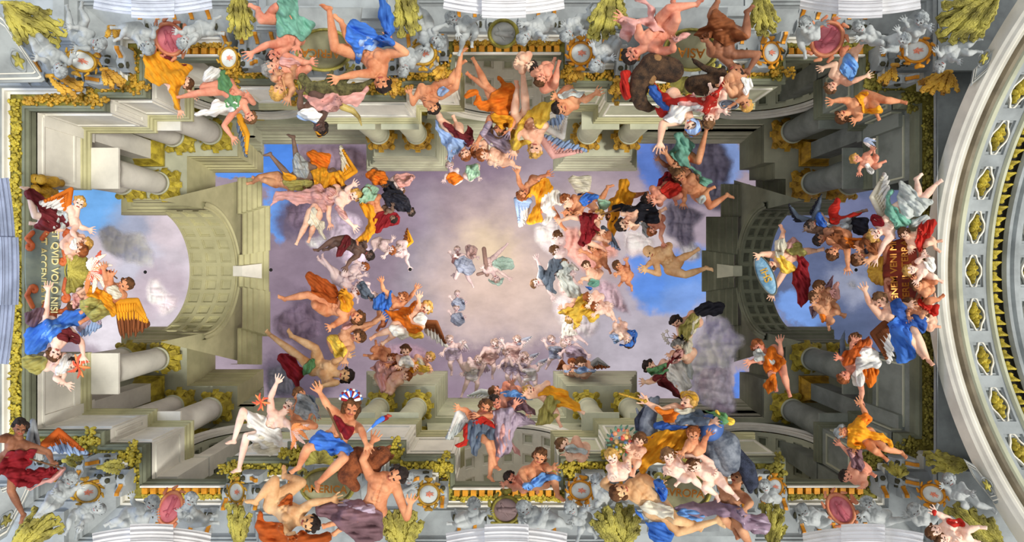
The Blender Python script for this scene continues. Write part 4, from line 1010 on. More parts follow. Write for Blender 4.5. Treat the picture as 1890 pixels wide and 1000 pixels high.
# the four name shields with scallop shells
def shell(fr, c, r, up, m, parent, q=8, name='scallop_shell', ribs=9):
    V = []; Fc = []; n = ribs*6; rn = 8
    for j in range(rn+1):
        t = j/rn
        for i in range(n+1):
            a = radians(up)+(-1+2*i/n)*1.75; rib = abs(sin(pi*ribs*i/n)); rr = r*t*(1+.05*rib)
            V.append((c[0]+rr*cos(a), c[1]+rr*sin(a), q+r*.28*sin(pi*.5*(1-t))+rib*r*.09*t+.1))
    Fc = [(j*(n+1)+i, j*(n+1)+i+1, (j+1)*(n+1)+i+1, (j+1)*(n+1)+i) for j in range(rn) for i in range(n)]
    o = mesh_obj(name, fr.pts(V), Fc, m, parent, smooth=True); s = o.modifiers.new('t', 'SOLIDIFY'); s.thickness = .06
    return o
def name_shield(px, py, rx, ry, word, wpos, size, ang, sh, shr, label, m, Z=17.3):
    fr = Frame(px, py, Z); t = empty('name_shield', fr.C); tag(t, label, 'shield'); d = 1 if sh[1] > py else -1
    P = [(px-rx*1.5, py-d*ry*2.2),(px+rx*1.5, py-d*ry*2.2),(px+rx*1.3,py+d*ry*.6),(px-rx*1.3,py+d*ry*.6)]
    plate('pedestal', fr, P, -22, -10, STONE_B, t, bev=.03)
    dome('boss', fr, (px,py), rx, ry, 0, 9, -10, m, t); dome('scroll_rim', fr, (px,py), rx*1.14, ry*1.14, 0, 9, -10, LEAF, t, inner=.84)
    cp = []
    for e in (-1,1):
        for k in range(7): a = k*.55; r_ = 1-k*.12; cp.append(((px+e*(rx*.95+9*r_*cos(a)), py+d*(ry*.8+9*r_*sin(a)), 0), 3.2, (px+e*(rx*.95+9*r_*cos(a+.5)), py+d*(ry*.8+9*r_*sin(a+.5)), 0), 3))
    caps_obj('volute', fr, cp, LEAF, t, n=8)
    shell(fr, sh, shr, 90*d, LEAF, t)
    text(word, wpos[0], wpos[1], fr.C[2], size, ang, mat('gilt_letters',(176,112,40),.4,.3), t, q=.35)
CLAY = mat('olive_marble',(150,148,116),.6,rgb2=(126,122,92))
name_shield(598,92,48,36,'AFRICA',(592,98),21,182,(580,150),30,'olive stone shield lettered AFRICA with a scallop shell, upper left group',CLAY)
name_shield(1276,92,46,36,'ASIA',(1276,97),24,183,(1266,142),30,'olive stone shield lettered ASIA with a scallop shell, upper right group',CLAY)
name_shield(604,898,46,32,'AMERICA',(600,903),19,2,(590,855),26,'olive stone shield lettered AMERICA with a scallop shell, lower left group',CLAY)
name_shield(1262,908,46,34,'EVROPA',(1262,910),20,4,(1262,858),20,'olive stone shield lettered EVROPA, lower right group',CLAY)
# inscription cartouches at the two ends
def scrolls(fr, pts, r, m, t, nm='scroll_frame'):
    for P in pts:
        cp = []
        for a, b in zip(P[:-1], P[1:]): cp.append(((a[0],a[1],6), r, (b[0],b[1],6), r))
        # curl at the end
        e = np.array(P[-1], float); d = e-np.array(P[-2], float); a0 = math.atan2(d[1], d[0])
        prev = e
        for k in range(8):
            a0 += .75; l = 5.5*(1-k*.09); nx = prev+np.array((cos(a0), sin(a0)))*l*.8; cp.append(((*prev,7), r*(1-k*.06), (*nx,7), r*(1-k*.06))); prev = nx
        caps_obj(nm, fr, cp, m, t, n=10)
def end_left():
    fr = Frame(90, 500, 18.6); t = empty('inscription_shield', fr.C); tag(t, 'grey inscription shield ET QVID VOLO NISI VT ACCENDATVR in orange scrolls, left end', 'shield')
    P = smooth_poly([(56,425),(84,422),(104,430),(112,452),(128,475),(128,520),(114,540),(112,566),(98,576),(60,572),(48,540),(46,460)], 4)
    plate('tablet', fr, P, -6, 5, mat('grey_green_tablet',(140,150,136),.6,rgb2=(112,124,120)), t, bev=.03)
    OR = mat('orange_scroll',(206,110,62),.55,rgb2=(168,76,44),scale=3)
    scrolls(fr, [[(78,440),(90,424),(112,421),(126,428)],[(130,450),(118,462),(122,482)],[(122,515),(118,535),(126,548)],[(100,575),(118,574),(128,566)],[(60,430),(50,440),(60,452)],[(60,565),(50,545),(58,530)],[(84,560),(78,575),(98,578)]], 5, OR, t)
    gl = mat('gilt_letters_pale',(228,206,130),.4,.3)
    text('ET QVID VOLO NISI', 101, 500, fr.C[2], 17.5, 91, gl, t, q=.18); text('VT ACCENDATVR', 79, 502, fr.C[2], 17.5, 91, gl, t, q=.18)
    shell(fr, (126,500), 40, 0, LEAF, t, ribs=11); dome('shell_rim', fr, (144,499), 26, 30, 0, 4, 8, LEAF, t, inner=.86)
end_left()
def end_right():
    fr = Frame(1665, 500, 18.4); t = empty('inscription_shield', fr.C); tag(t, 'red inscription shield IGNEM VENI MITTERE IN TERRAM in scrolls, right end', 'shield')
    P = smooth_poly([(1640,450),(1670,440),(1690,452),(1694,500),(1690,548),(1668,562),(1640,556),(1630,525),(1630,480)], 4)
    plate('tablet', fr, P, -6, 5, mat('red_tablet',(168,66,36),.5,rgb2=(110,32,22),scale=1), t, bev=.03)
    OR = mat('pinkish_scroll',(212,150,118),.55,rgb2=(170,96,70),scale=3)
    scrolls(fr, [[(1650,560),(1638,540),(1634,520)],[(1660,566),(1648,558),(1640,548)],[(1646,440),(1634,462),(1632,482)],[(1690,445),(1700,470),(1694,490)],[(1688,560),(1700,540),(1694,520)]], 4.5, OR, t)
    gl = mat('gilt_letters_red',(216,150,66),.4,.3)
    text('IGNEM VENI MIT', 1650, 498, fr.C[2], 17, -92, gl, t, q=.18); text('TERE IN TERRAM', 1671, 494, fr.C[2], 17, -92, gl, t, q=.18)
    shell(fr, (1628,500), 26, 180, LEAFO, t, ribs=9)
end_right()
# balusters at the left opening
for j,(px, py) in enumerate(((52,330),(64,330),(76,331),(52,348),(64,349),(60,365))):
    t = MB(); x, y, _ = W(px, py, 20.3); t.lathe((x,y,20.2), [(.14,0),(.2,.1),(.1,.3),(.2,.55),(.22,.7),(.12,.85),(.16,1.0)], 14)
    tag(t.build('baluster', GOLD, smooth=True), 'gilt baluster in the short balustrade at the left end, above the winged figure', 'baluster', 'gilt balusters at the left end')
# ================================================================ CLOUDS
G_ = lambda *a, **k: cloud(*a, **k)
G_('F',33,'150,150 200,120 300,110 330,180 330,300 260,300 200,290 165,230','dusk',(128,112,134),(102,88,110),'dark violet cloud beside the rose-veiled figures, upper left of the opening')
G_('F',32,'90,760 160,690 260,650 340,690 370,770 380,860 300,900 200,900 110,860','dusk',(128,112,134),(102,88,110),'dark violet cloud between the orange-robed man and the end arch')
G_('J',32,'50,60 120,20 200,0 260,100 250,200 160,230 70,220','slatec',(112,114,128),(86,86,102),'blue-grey cloud behind the raised arm of the seated man, lower left')
G_('F',33,'400,190 480,160 560,190 590,260 540,300 450,290 400,250','palec',(176,164,180),(146,134,152),'pale lilac cloud under the outstretched arm, upper left group')
G_('F',33,'270,330 350,300 420,320 380,370 340,400 290,370','whitec',(206,204,214),(170,168,186),'small white cloud below the bare feet, upper left group')
G_('B',33,'250,800 420,770 560,790 640,870 620,960 500,1000 350,980 260,900','dusk2',(130,112,128),(100,86,100),'dark mauve cloud behind the amber-cloaked figure, top left of the opening')
G_('C',33,'760,800 900,720 1080,700 1180,780 1230,900 1180,1010 1000,1000 820,960','storm',(128,124,146),(100,96,118),'dark storm cloud at the upper right corner of the opening')
G_('G',30,'830,150 920,110 1030,150 1080,200 1020,270 1030,340 960,390 890,350 830,300','storm',(128,124,146),(100,96,118),'dark smoky cloud above the fleeing bare man')
G_('G',33,'1000,30 1120,0 1260,20 1300,90 1240,140 1180,190 1080,180 1010,110','storm2',(128,126,146),(98,98,118),'grey-blue cloud below the upper right group')
G_('G',31,'290,260 380,250 440,330 540,290 610,350 600,420 540,460 500,540 420,540 330,450 280,380','rosec',(190,142,132),(158,110,104),'reddish-brown cloud under the crimson-robed angel')
G_('G',30,'250,560 320,520 360,580 340,680 280,640','rosec2',(206,166,162),(174,136,136),'small pinkish cloud beside the kneeling blue-grey man')
G_('G',30,'450,580 510,530 590,560 620,620 660,690 670,750 600,740 520,700 460,650','mauvec',(170,150,160),(132,112,126),'rounded mauve cloud right of the golden-robed children')
G_('G',28.5,'1040,760 1100,720 1180,740 1230,810 1290,870 1250,960 1200,1080 1160,1180 1080,1250 990,1200 960,1100 960,980 980,900 1020,840','lilacc',(190,190,212),(146,142,168),'tall lilac-grey cloud carrying the two kneeling men, lower right')
G_('K',28,'1030,60 1120,30 1220,50 1230,160 1250,280 1180,340 1080,290 1000,180','lilacc2',(180,174,192),(136,122,138),'smoky lilac cloud rising over the lower right crowned woman')
G_('G',31,'600,290 680,260 770,300 800,360 730,420 660,440 620,380','creamc',(214,200,200),(186,170,174),'pale cream cloud left of the fleeing bare man')
G_('E',30,'520,260 600,230 680,270 780,290 860,430 830,500 740,480 640,460 560,400 520,340','smokec',(190,190,206),(160,164,184),'grey smoke cloud rising from the fire at the left end')
G_('E',30,'800,540 870,520 910,600 980,640 960,720 880,760 820,700 780,620','pinkc',(214,194,202),(190,170,182),'pinkish cloud near the left coffered arch')
G_('H',27,'440,560 480,540 520,570 500,610 455,600','whitec',(206,204,214),(170,168,186),'tiny white smoke puff at the right end')
G_('G',33,'120,260 200,200 290,230 300,330 260,420 180,400 130,340','pearlc',(208,200,206),(186,176,186),'pale pearly cloud left of the reddish cloud')
G_('G',33,'230,640 330,620 420,700 500,760 470,860 380,880 290,820 230,730','pearlc',(208,200,206),(186,176,186),'pale pearly cloud around the yellow-robed angel')
G_('G',32,'900,330 980,300 1060,380 1050,440 980,470 920,430','whitec',(206,204,214),(170,168,186),'white cloud edge behind the leaping man')
G_('F',33,'640,900 740,880 880,890 960,940 900,1000 700,1000','mauved',(160,136,152),(136,112,130),'mauve cloud behind the curly girl and her companions')
G_('F',32.5,'420,200 560,260 640,380 600,470 480,470 400,400 380,290','palec',(176,164,180),(146,134,152),'pale lilac cloud behind the falling dark man')
# ================================================================ FIGURES, upper side
P_=16.4; M_=18.9
fg=figure
fg('person','A',18.2,32,jl('1010,450 950,440 860,390 945,520 978,612 1035,500 1065,520 - - - -'),'f','b','woman in amber robe leaning down at the upper left corner',dr=[('amb',pl('788,270 860,280 940,330 1035,350 1030,400 1000,440 970,520 985,590 955,590 925,510 920,460 850,460 790,420')),('mar',pl('880,285 960,335 1025,362 960,372 900,335'))])
fg('angel','A',18.2,33,jl('1355,632 1310,560 1225,470 1215,680 1268,756 1372,560 1330,520 1080,505 985,525 1100,475 1150,425'),'r','n','winged youth in green and white flying head down, upper left',dr=[('grn',pl('1180,400 1230,390 1255,450 1250,510 1300,530 1290,590 1230,600 1210,570 1240,520 1190,480')),('wht',pl('1050,615 1130,590 1160,545 1230,550 1310,570 1250,605 1180,625 1120,632')),('wht',pl('1098,405 1140,368 1200,370 1180,430 1120,445'))],wg=[('slate','amb',(1300,630),(1345,730),(1340,865),(1290,700))])
for J_,s_,lb in ((jl('322,372 295,325 235,265 372,340 392,300 250,330 200,310 185,235 150,190 225,215 190,170'),36,'grey stone putto with head hanging down, beside the left gilt shield'),
 (jl('530,232 470,215 420,180 480,262 410,255 430,150 380,150 380,130 372,65 470,110 440,50'),34,'grey stone putto above the upper left gilt shield'),
 (jl('800,252 785,205 735,165 830,200 835,150 740,200 760,235 680,165 655,205 690,140 640,150'),33,'grey stone putto left of the upper left pink medallion'),
 (jl('1002,225 1035,190 1095,155 1000,180 960,170 1060,210 1010,260 1145,150 1165,105 1130,180 1180,180'),31,'grey stone putto right of the upper left pink medallion')):
    fg('putto','A',16.9,s_,J_,'g','s',lb)
fg('person','B',P_,42,jl('112,302 185,225 165,90 70,240 -25,290 235,215 225,260 40,110 15,50 120,40 60,85'),'r','k','man in turquoise cloth hanging head down, far left of the upper left group',dr=[('teal',pl('120,0 230,-30 230,60 270,90 325,140 290,200 240,212 190,190 130,190 110,140 130,60'))])
fg('person','B',16.0,45,jl('690,440 680,340 575,260 812,285 715,210 560,395 440,420 440,260 410,60 520,215 470,120'),'o','k','muscular man in blue cloth falling head down, upper left group',dr=[('blu',pl('505,130 560,108 610,128 660,180 720,190 745,240 700,262 640,250 600,270 570,345 540,290 500,190')),('pale',pl('570,210 640,200 690,230 650,262 600,275 575,330 560,270')),('blu',pl('675,-10 730,15 745,80 765,165 715,195 680,120'))])
fg('person','B',15.9,38,jl('355,688 315,610 350,530 250,575 255,500 390,590 440,560 - - - -'),'d','k','dark-skinned woman with gold circlet in pink and white, upper left group',look=(90,.75),dr=[('wht',pl('238,600 290,588 345,600 370,622 330,655 270,650')),('pale',pl('240,625 290,640 335,655 300,662 250,650')),('rose',pl('270,510 340,540 400,500 480,490 560,500 612,460 600,530 560,570 480,572 420,612 370,602 300,570')),('amb',pl('325,712 355,725 390,708 388,722 355,738 328,726'),{'n':'circlet'})])
fg('cherub','B',16,37,jl('130,492 150,435 165,395 205,480 180,540 110,430 130,400 200,370 230,350 - -'),'t','y','blond child with spear head down, left of the upper left shell')
fg('cherub','B',16.1,37,jl('95,372 165,350 240,370 120,400 140,410 260,340 312,338 290,370 250,340 - -'),'r','g','child with grey feathered cap stretched sideways, upper left group',dr=[('rose',pl('140,320 200,310 240,350 200,370 150,350'))])
for J_,s_,lb in ((jl('990,222 945,200 920,130 975,160 1040,130 940,240 930,260 890,80 870,30 930,80 900,50'),33,'grey stone putto above the shield right of the upper left group'),
 (jl('1078,100 1130,130 1165,160 1100,150 1110,190 1180,120 1220,100 1130,215 1120,268 1200,180 1180,220'),30,'grey stone putto left of the upper round medallion'),
 (jl('812,375 830,330 860,300 800,340 790,300 - - 900,280 920,250 - -'),30,'grey stone putto below the shield right of the upper left group')):
    fg('putto','B',17.0,s_,J_,'g','s',lb)
fg('person','B',18.6,33,jl('968,578 925,515 1000,490 862,560 845,490 985,540 940,530 1088,475 1120,285 1060,440 1115,350'),'o','k','bare man hanging by his legs over the middle ledge, upper left of the bay',dr=[('pale',pl('1000,478 1060,480 1040,505 990,520'))])
fg('angel','B',20.5,34,jl('1325,700 1330,640 1330,550 1260,690 1200,780 1400,660 1370,720 1250,450 1200,345 1270,480 1178,420'),'o','n','orange-robed figure with blue veil diving down in the upper middle bay',dr=[('org',pl('1215,520 1150,530 1145,495 1190,484 1215,510 1200,540 1190,575 1250,600 1300,612 1380,622 1405,540 1410,470 1350,430 1320,415 1330,470 1290,510 1240,550')),('amb',pl('1290,620 1380,625 1400,680 1350,690 1300,670')),('lil',pl('1228,705 1270,655 1300,690 1330,740 1380,700 1405,780 1350,830 1290,790 1250,765'))])
fg('angel','B',21,31,jl('1140,832 1115,770 1085,700 1060,790 1060,840 1160,780 1180,770 1010,650 990,600 1115,715 1092,662'),'f','r','red-haired angel in pale blue and maroon flying down, upper middle bay',dr=[('pale',pl('978,648 1010,690 1060,730 1130,760 1145,790 1085,840 1062,885 1040,810 1000,740')),('mar',pl('1030,660 1080,690 1140,730 1155,675 1192,745 1150,795 1090,742 1050,712'))])
fg('cherub','B',21.5,27,jl('1208,820 1260,800 1320,790 1230,780 1190,780 1280,840 1260,850 1370,800 1400,820 - -'),'f','r','curly child leaning against the veiled figure, upper middle bay',dr=[('cream',pl('1270,780 1340,790 1330,860 1280,850'))])
fg('cherub','B',21.3,28,jl('1242,842 1290,850 1350,860 1280,880 1310,890 - - 1390,880 1410,900 - -'),'f','r','second curly child beside the first, upper middle bay',wg=[('pale','org',(1290,860),(1350,900),(1410,890),(1310,830))])
# tile C
fg('angel','C',20.5,38,jl('140,802 150,720 70,650 60,690 20,830 190,680 150,690 90,590 75,400 30,610 45,480'),'f','y','blond winged angel in yellow diving down, upper middle bay',dr=[('yel',pl('100,600 150,570 240,540 270,530 230,600 200,660 160,700 120,640 70,690 50,750 125,770 60,800 8,800 -5,700 40,690'))],wg=[('pale','wht',(185,690),(290,745),(325,600),(200,670)),('pale','rose',(180,760),(240,850),(440,822),(200,730))])
fg('person','C',18.6,38,jl('282,582 345,560 300,515 410,545 475,500 270,530 250,520 - - - -'),'o','k','bearded man reaching across the ledge left of the dark beast',look=(120,.7),dr=[('sil',pl('280,505 340,490 410,495 390,520 330,530 290,540'))])
fg('person','C',18.8,32,jl('115,360 85,340 60,330 70,345 45,335 - - - - - -'),'f','k','dark-haired boy peering over the ledge, upper middle bay')
fg('person','C',18.4,32,jl('170,430 180,385 215,470 150,400 155,380 - - 250,440 262,365 190,350 235,345'),'r','b','bare person sitting folded on the ledge, upper middle bay')
fg('person','C',15.9,44,jl('672,292 760,235 835,150 885,265 885,215 700,130 612,95 905,110 890,10 865,50 1010,25'),'r','k','man in rose cloth seen from behind, upper right group',dr=[('rose',pl('605,150 615,105 700,98 760,85 735,30 680,5 720,-20 780,40 800,115 860,190 985,182 940,222 870,202 820,172 760,152 700,140 650,232 612,205'))])
fg('person','C',15.9,44,jl('990,682 950,600 870,540 838,670 820,790 1050,600 1090,540 - - - -'),'f','n','richly dressed woman in blue and white turban pointing down, upper right group',look=(90,.75),dr=[('deep',pl('758,470 800,460 830,530 872,560 862,602 800,572')),('red',pl('600,400 650,390 655,460 655,520 620,545')),('red',pl('785,420 830,500 900,530 1000,520 1090,520 1165,430 1130,550 1070,640 1030,590 940,570 880,570 855,635 800,612 790,570 830,578')),('rose',pl('880,542 950,552 1000,500 1012,552 1062,545 1020,602')),('wht',pl('868,602 900,562 960,572 1035,570 1015,612 965,612 935,662 880,672 838,642')),('pale',pl('960,655 990,640 1030,648 1042,690 1010,730 968,720 990,700 1005,670 980,655'),{'n':'turban'}),('blu',pl('958,705 990,735 1020,712 1038,690 1020,735 985,742'))])
fg('person','C',16.1,42,jl('1225,378 1160,285 1170,160 1350,290 1290,392 1095,250 1075,210 1285,190 1290,70 1100,90 1130,10'),'b','k','dark muscular man crouching head down, right side of the upper right group',dr=[('brn',pl('995,195 1050,150 1130,55 1190,95 1240,150 1290,200 1200,245 1080,205'))])
fg('cherub','C',15.8,32,jl('1280,562 1245,500 1225,440 1285,520 1190,580 1200,500 1180,460 1215,395 1250,420 1200,410 1160,455'),'t','y','blond child holding a silver dish, upper right group',dr=[('wht',pl('1260,430 1310,420 1315,480 1280,520 1270,470'))])
fg('cherub','C',15.8,33,jl('1085,646 1090,605 1125,550 1130,600 1175,600 1070,580 1070,540 1165,510 1150,460 1130,500 1100,490'),'p','n','pale child leaning towards the silver dish, upper right group')
for J_,s_,lb in ((jl('85,200 125,165 180,130 100,130 70,130 160,180 190,200 225,105 235,160 240,90 200,90'),32,'grey stone putto right of the upper round medallion'),
 (jl('315,185 350,145 395,120 320,150 300,130 380,150 400,170 440,95 430,50 450,140 430,110'),30,'grey stone putto above the shield left of the upper right group'),
 (jl('472,345 500,295 550,255 470,290 455,240 530,320 560,310 590,225 605,250 570,200 600,190'),30,'grey stone putto below the shield left of the upper right group')):
    fg('putto','C',17.0,s_,J_,'g','s',lb)
fg('person','C',27,32,jl('905,905 925,870 950,830 880,880 850,820 - - 1025,875 1068,705 - -'),'o','n','figure in green cloth with one leg stretched up, top right of the opening',dr=[('teal',pl('905,720 960,740 1005,800 965,860 995,900 1045,950 1072,1010 1020,990 1000,930 930,890 875,840 900,780'))])
fg('person','C',27.5,28,jl('870,985 900,940 960,960 850,900 810,860 930,990 880,1000 1020,960 1030,1000 - -'),'b','k','dark crouching figure in red under the green-clad one, upper right of the opening',dr=[('crim',pl('810,985 850,930 880,950 900,1000 860,1030 800,1020'))])
# tile D
fg('person','D',18.2,31,jl('368,470 412,425 455,345 392,345 312,370 480,440 565,405 495,290 545,215 480,280 510,260'),'f','n','boy in light blue wrap climbing at the worn upper right corner',dr=[('sky',pl('430,312 480,300 512,380 470,430 418,392'))])
fg('person','D',18.2,35,jl('430,630 490,590 565,540 430,545 368,552 520,640 490,655 660,545 735,550 615,585 610,612'),'o','b','tanned man with amber sash leaning down, upper right corner',look=(200,.6),dr=[('amb',pl('498,512 560,500 545,555 565,598 620,570 642,598 605,622 550,612 520,565'))])
fg('cherub','D',18.6,24,jl('500,862 545,870 592,885 575,830 590,808 520,910 520,940 612,855 600,840 622,900 636,885'),'r','y','small blond child carrying a flame beside the right columns',dr=[('wht',pl('555,890 580,900 600,930 570,945 555,920'))])
for J_,s_,lb in ((jl('755,215 710,235 650,240 740,190 720,160 690,270 650,270 600,220 560,230 - -'),30,'worn white stone putto at the upper right corner'),
 (jl('850,110 820,150 790,190 870,140 900,150 780,140 760,110 760,230 770,260 - -'),34,'grey stone putto under the top right acanthus'),
 (jl('960,352 1000,295 1055,255 960,300 940,270 1030,320 1060,330 1110,245 1150,215 1110,290 1150,280'),30,'grey stone putto right of the upper right corner shield'),
 (jl('235,130 265,170 215,200 290,130 330,130 220,170 210,150 200,240 220,280 - -'),32,'white stone putto left of the worn pink medallion'),
 (jl('520,150 560,180 600,210 540,200 510,210 - - 640,230 660,260 - -'),28,'worn stone putto between the pink medallion and the corner')):
    fg('putto','D',16.9,s_,J_,'g','s',lb)
# tile E : left end
fg('angel','E',18.4,33,jl('428,135 395,205 320,235 435,262 492,275 390,285 420,330 190,200 150,60 240,240 200,245'),'p','y','blond winged angel in maroon at the top of the left end',dr=[('mar',pl('125,75 200,60 260,130 320,170 370,225 350,262 250,285 190,262 225,190 180,130')),('sil',pl('300,170 372,200 352,262 285,270 310,220'))],wg=[('wht','org',(365,185),(385,60),(210,135),(330,165),1.5)])
fg('cherub','E',18.5,33,jl('432,385 395,365 370,340 400,400 380,420 - - - - - -'),'f','r','curly child looking over the left end shell',dr=[('wht',pl('385,340 415,330 420,380 390,380'))])
fg('cherub','E',18.7,28,jl('465,350 430,345 400,330 - - - - - - - -'),'f','y','second curly child behind the first at the left end shell')
fg('angel','E',18.4,36,jl('678,575 625,600 560,680 575,545 560,482 600,575 607,520 480,645 470,700 530,720 470,760'),'o','b','brown-winged youth blowing on the fire at the left end',look=(180,.5),dr=[('amb',pl('468,580 540,590 600,640 632,700 602,752 560,670 490,640')),('cream',pl('575,590 640,590 660,640 600,640')),('olv',pl('438,665 510,640 580,680 595,735 520,772 460,735'))],wg=[('brn','amb',(625,665),(745,660),(818,792),(655,860))])
fg('cherub','E',18.6,24,jl('398,680 430,650 450,620 400,640 470,590 - - - - - -'),'f','b','small figure in rose cloth reaching towards the shell, left end',dr=[('rose',pl('395,620 430,640 450,650 450,692 400,700'))])
fg('angel','E',18.2,38,jl('298,940 335,860 260,800 250,760 265,590 440,880 452,972 - - - -'),'p','b','winged angel in bright blue reaching up to the inscription, left end',dr=[('blu',pl('140,830 220,780 300,755 380,712 470,710 462,770 400,800 330,830 290,870 240,920 200,955 138,935')),('sky',pl('240,800 330,780 420,730 465,740 400,790 320,820 270,880 220,900')),('plum',pl('148,722 225,700 235,760 180,800 138,790')),('mar',pl('310,835 370,810 432,850 412,892 350,882'))],wg=[('pale','lil',(430,810),(530,690),(552,800),(430,860))])
# tile I
fg('person','I',18.2,34,jl('392,38 330,40 260,20 300,112 375,150 350,80 340,130 - - - -'),'p','k','figure bending head down holding a stone, lower left corner',dr=[('olv',pl('115,0 230,-10 255,50 185,92 140,60')),('wht',pl('330,0 380,-20 390,20 340,90 300,90'))])
fg('angel','I',16.2,42,jl('108,388 95,465 60,555 0,450 -60,480 258,515 282,582 60,720 125,850 -30,640 -60,700'),'b','k','dark winged angel in crimson seen from behind, bottom left corner',dr=[('crim',pl('5,565 80,500 150,512 205,498 165,570 150,612 252,600 240,650 160,702 70,682 0,615')),('rose',pl('60,690 160,705 250,658 345,600 340,640 230,692 150,712')),('crim',pl('150,610 250,602 330,605 250,655 160,700 120,660'))],wg=[('sil','gry',(160,450),(180,345),(238,550),(150,530)),('pale','rust',(240,470),(320,395),(492,522),(260,505))])
for J_,s_,lb in ((jl('380,662 350,712 300,765 402,712 432,700 330,740 300,730 255,790 215,835 290,810 240,840'),33,'grey stone putto left of the lower left corner shield'),
 (jl('530,822 475,840 420,865 500,800 530,790 450,890 430,920 380,880 370,930 440,920 420,950'),30,'dark grey stone putto below the lower left corner shield'),
 (jl('820,792 775,850 700,862 725,790 712,750 800,850 840,850 650,880 605,890 680,900 640,905'),35,'grey stone putto reclining left of the lower left pink medallion'),
 (jl('1035,775 1010,835 1060,875 980,850 975,830 1050,820 1030,860 1110,880 1140,860 1100,900 1150,895'),32,'grey stone putto right of the lower left pink medallion')):
    fg('putto','I',16.9,s_,J_,'g','s',lb)
fg('person','J',18.0,36,jl('185,268 125,325 60,400 85,220 125,125 170,350 200,400 -63,290 -112,450 -43,425 -83,600'),'p','g','pale seated man lifting a flame, left of the lower left group',look=(200,.6),dr=[('wht',pl('-35,290 50,320 70,370 100,385 150,400 140,480 60,500 10,490 -30,430 10,400 -35,370')),('cream',pl('0,440 70,430 140,480 120,520 20,525 -10,480'))])
fg('person','J',18.6,34,jl('245,205 280,260 250,335 320,270 330,320 230,290 200,300 325,370 190,350 - -'),'o','b','crouching man in grey cloth behind the seated pale man, lower left',dr=[('gry',pl('230,212 290,198 335,260 348,325 300,305 285,335 215,300 230,260')),('slate',pl('290,200 330,225 348,290 330,270'))])
fg('person','J',27,38,jl('485,92 405,75 330,40 440,130 350,150 430,20 500,-20 250,0 90,-120 330,-50 205,-115'),'y','k','tawny bare-backed man falling head first, lower left of the opening',dr=[('crim',pl('130,0 170,-30 250,40 270,60 250,130 240,205 200,120 150,60')),('grn',pl('260,50 300,20 330,10 330,50 290,80 262,110'))])
fg('person','J',15.8,44,jl('522,278 500,350 435,450 400,270 345,182 570,390 602,485 290,490 240,592 485,540 348,672'),'o','b','brown-haired woman with feather crown and blue skirt holding a spear, lower left group',look=(80,.8),style='long',dr=[('blu',pl('288,450 360,398 420,405 440,440 500,455 540,495 558,525 510,535 460,500 420,542 380,502 340,492 320,472')),('crim',pl('438,310 470,335 500,380 542,370 525,425 485,432 440,385'))])
fg('person','J',15.8,46,jl('765,640 690,665 645,820 588,560 650,440 822,865 845,770 500,840 470,925 560,860 420,900'),'o','k','muscular bare-backed man raising his hand, right of the lower left group',look=(160,.4),dr=[('plum',pl('330,805 440,780 540,770 640,800 700,880 692,962 640,1010 560,1010 440,900 360,860')),('lil',pl('440,785 540,775 640,805 660,850 560,830 470,810'))])
fg('person','J',15.6,46,jl('292,892 215,870 110,780 300,790 432,765 150,920 200,960 112,668 8,780 255,680 165,640'),'y','k','bare man sprawling on his back on rust cloth, bottom left group',dr=[('rust',pl('20,830 60,880 140,900 180,950 250,945 330,955 420,960 380,1010 60,1010 10,920'),{'q0':-8}),('rust',pl('130,790 190,750 215,800 170,800'))])
fg('person','J',28,27,jl('742,12 712,50 690,110 750,60 790,50 680,70 690,50 700,170 690,190 - -'),'f','r','girl in rose dress above the left middle columns',dr=[('rose',pl('630,60 660,25 700,20 780,30 770,80 720,112 732,150 690,192 665,120 655,80'))])
fg('cherub','J',27.8,24,jl('820,100 775,112 735,150 800,80 820,60 - - 715,185 690,195 740,190 720,200'),'f','r','small child hanging on to the rose-dressed girl')
fg('person','J',28,26,jl('945,0 900,30 850,60 920,60 940,60 - - - - - -'),'f','y','fair figure in yellow above the left middle columns',dr=[('amb',pl('775,65 830,30 880,20 900,50 860,85 800,85')),('yel',pl('880,20 940,30 960,70 900,80'))])
fg('angel','J',18.8,33,jl('1250,270 1225,325 1230,405 1150,290 1105,282 1280,320 1210,325 1265,460 1305,585 1290,500 1275,640'),'o','b','woman in red and slate held up by her companion, lower middle bay',look=(80,.75),dr=[('red',pl('1130,385 1200,335 1280,338 1305,380 1240,370 1180,360 1165,420 1150,480 1085,472 1140,440')),('slate',pl('1158,345 1230,352 1300,388 1302,450 1240,420 1225,470 1205,540 1170,490 1150,420'))],wg=[('sil','wht',(1190,300),(1110,275),(1038,442),(1120,390))])
fg('angel','J',19.1,33,jl('1308,247 1340,305 1350,400 1380,300 1420,250 1270,300 1200,320 1350,470 1310,560 - -'),'r','k','second woman in lilac holding her companion, lower middle bay',look=(80,.75),dr=[('lil',pl('1300,290 1400,280 1450,340 1400,420 1400,490 1330,545 1295,480 1300,400')),('rose',pl('1310,360 1370,370 1390,450 1340,530 1310,470'))])
for J_,s_,lb in ((jl('1190,800 1200,855 1150,880 1170,820 1210,790 1240,850 1270,840 1100,880 1110,850 1110,905 1080,900'),30,'grey stone putto left of the lower round medallion'),
 (jl('835,660 830,720 820,760 800,730 860,700 - - 850,780 830,800 - -'),30,'grey stone putto behind the raised fist, lower left group')):
    fg('putto','J',17.0,s_,J_,'g','s',lb)
fg('person','J',18.8,30,jl('1390,650 1430,670 1470,690 1370,680 1350,690 - - - - - -'),'r','k','dark-haired boy peering over the lower middle ledge')
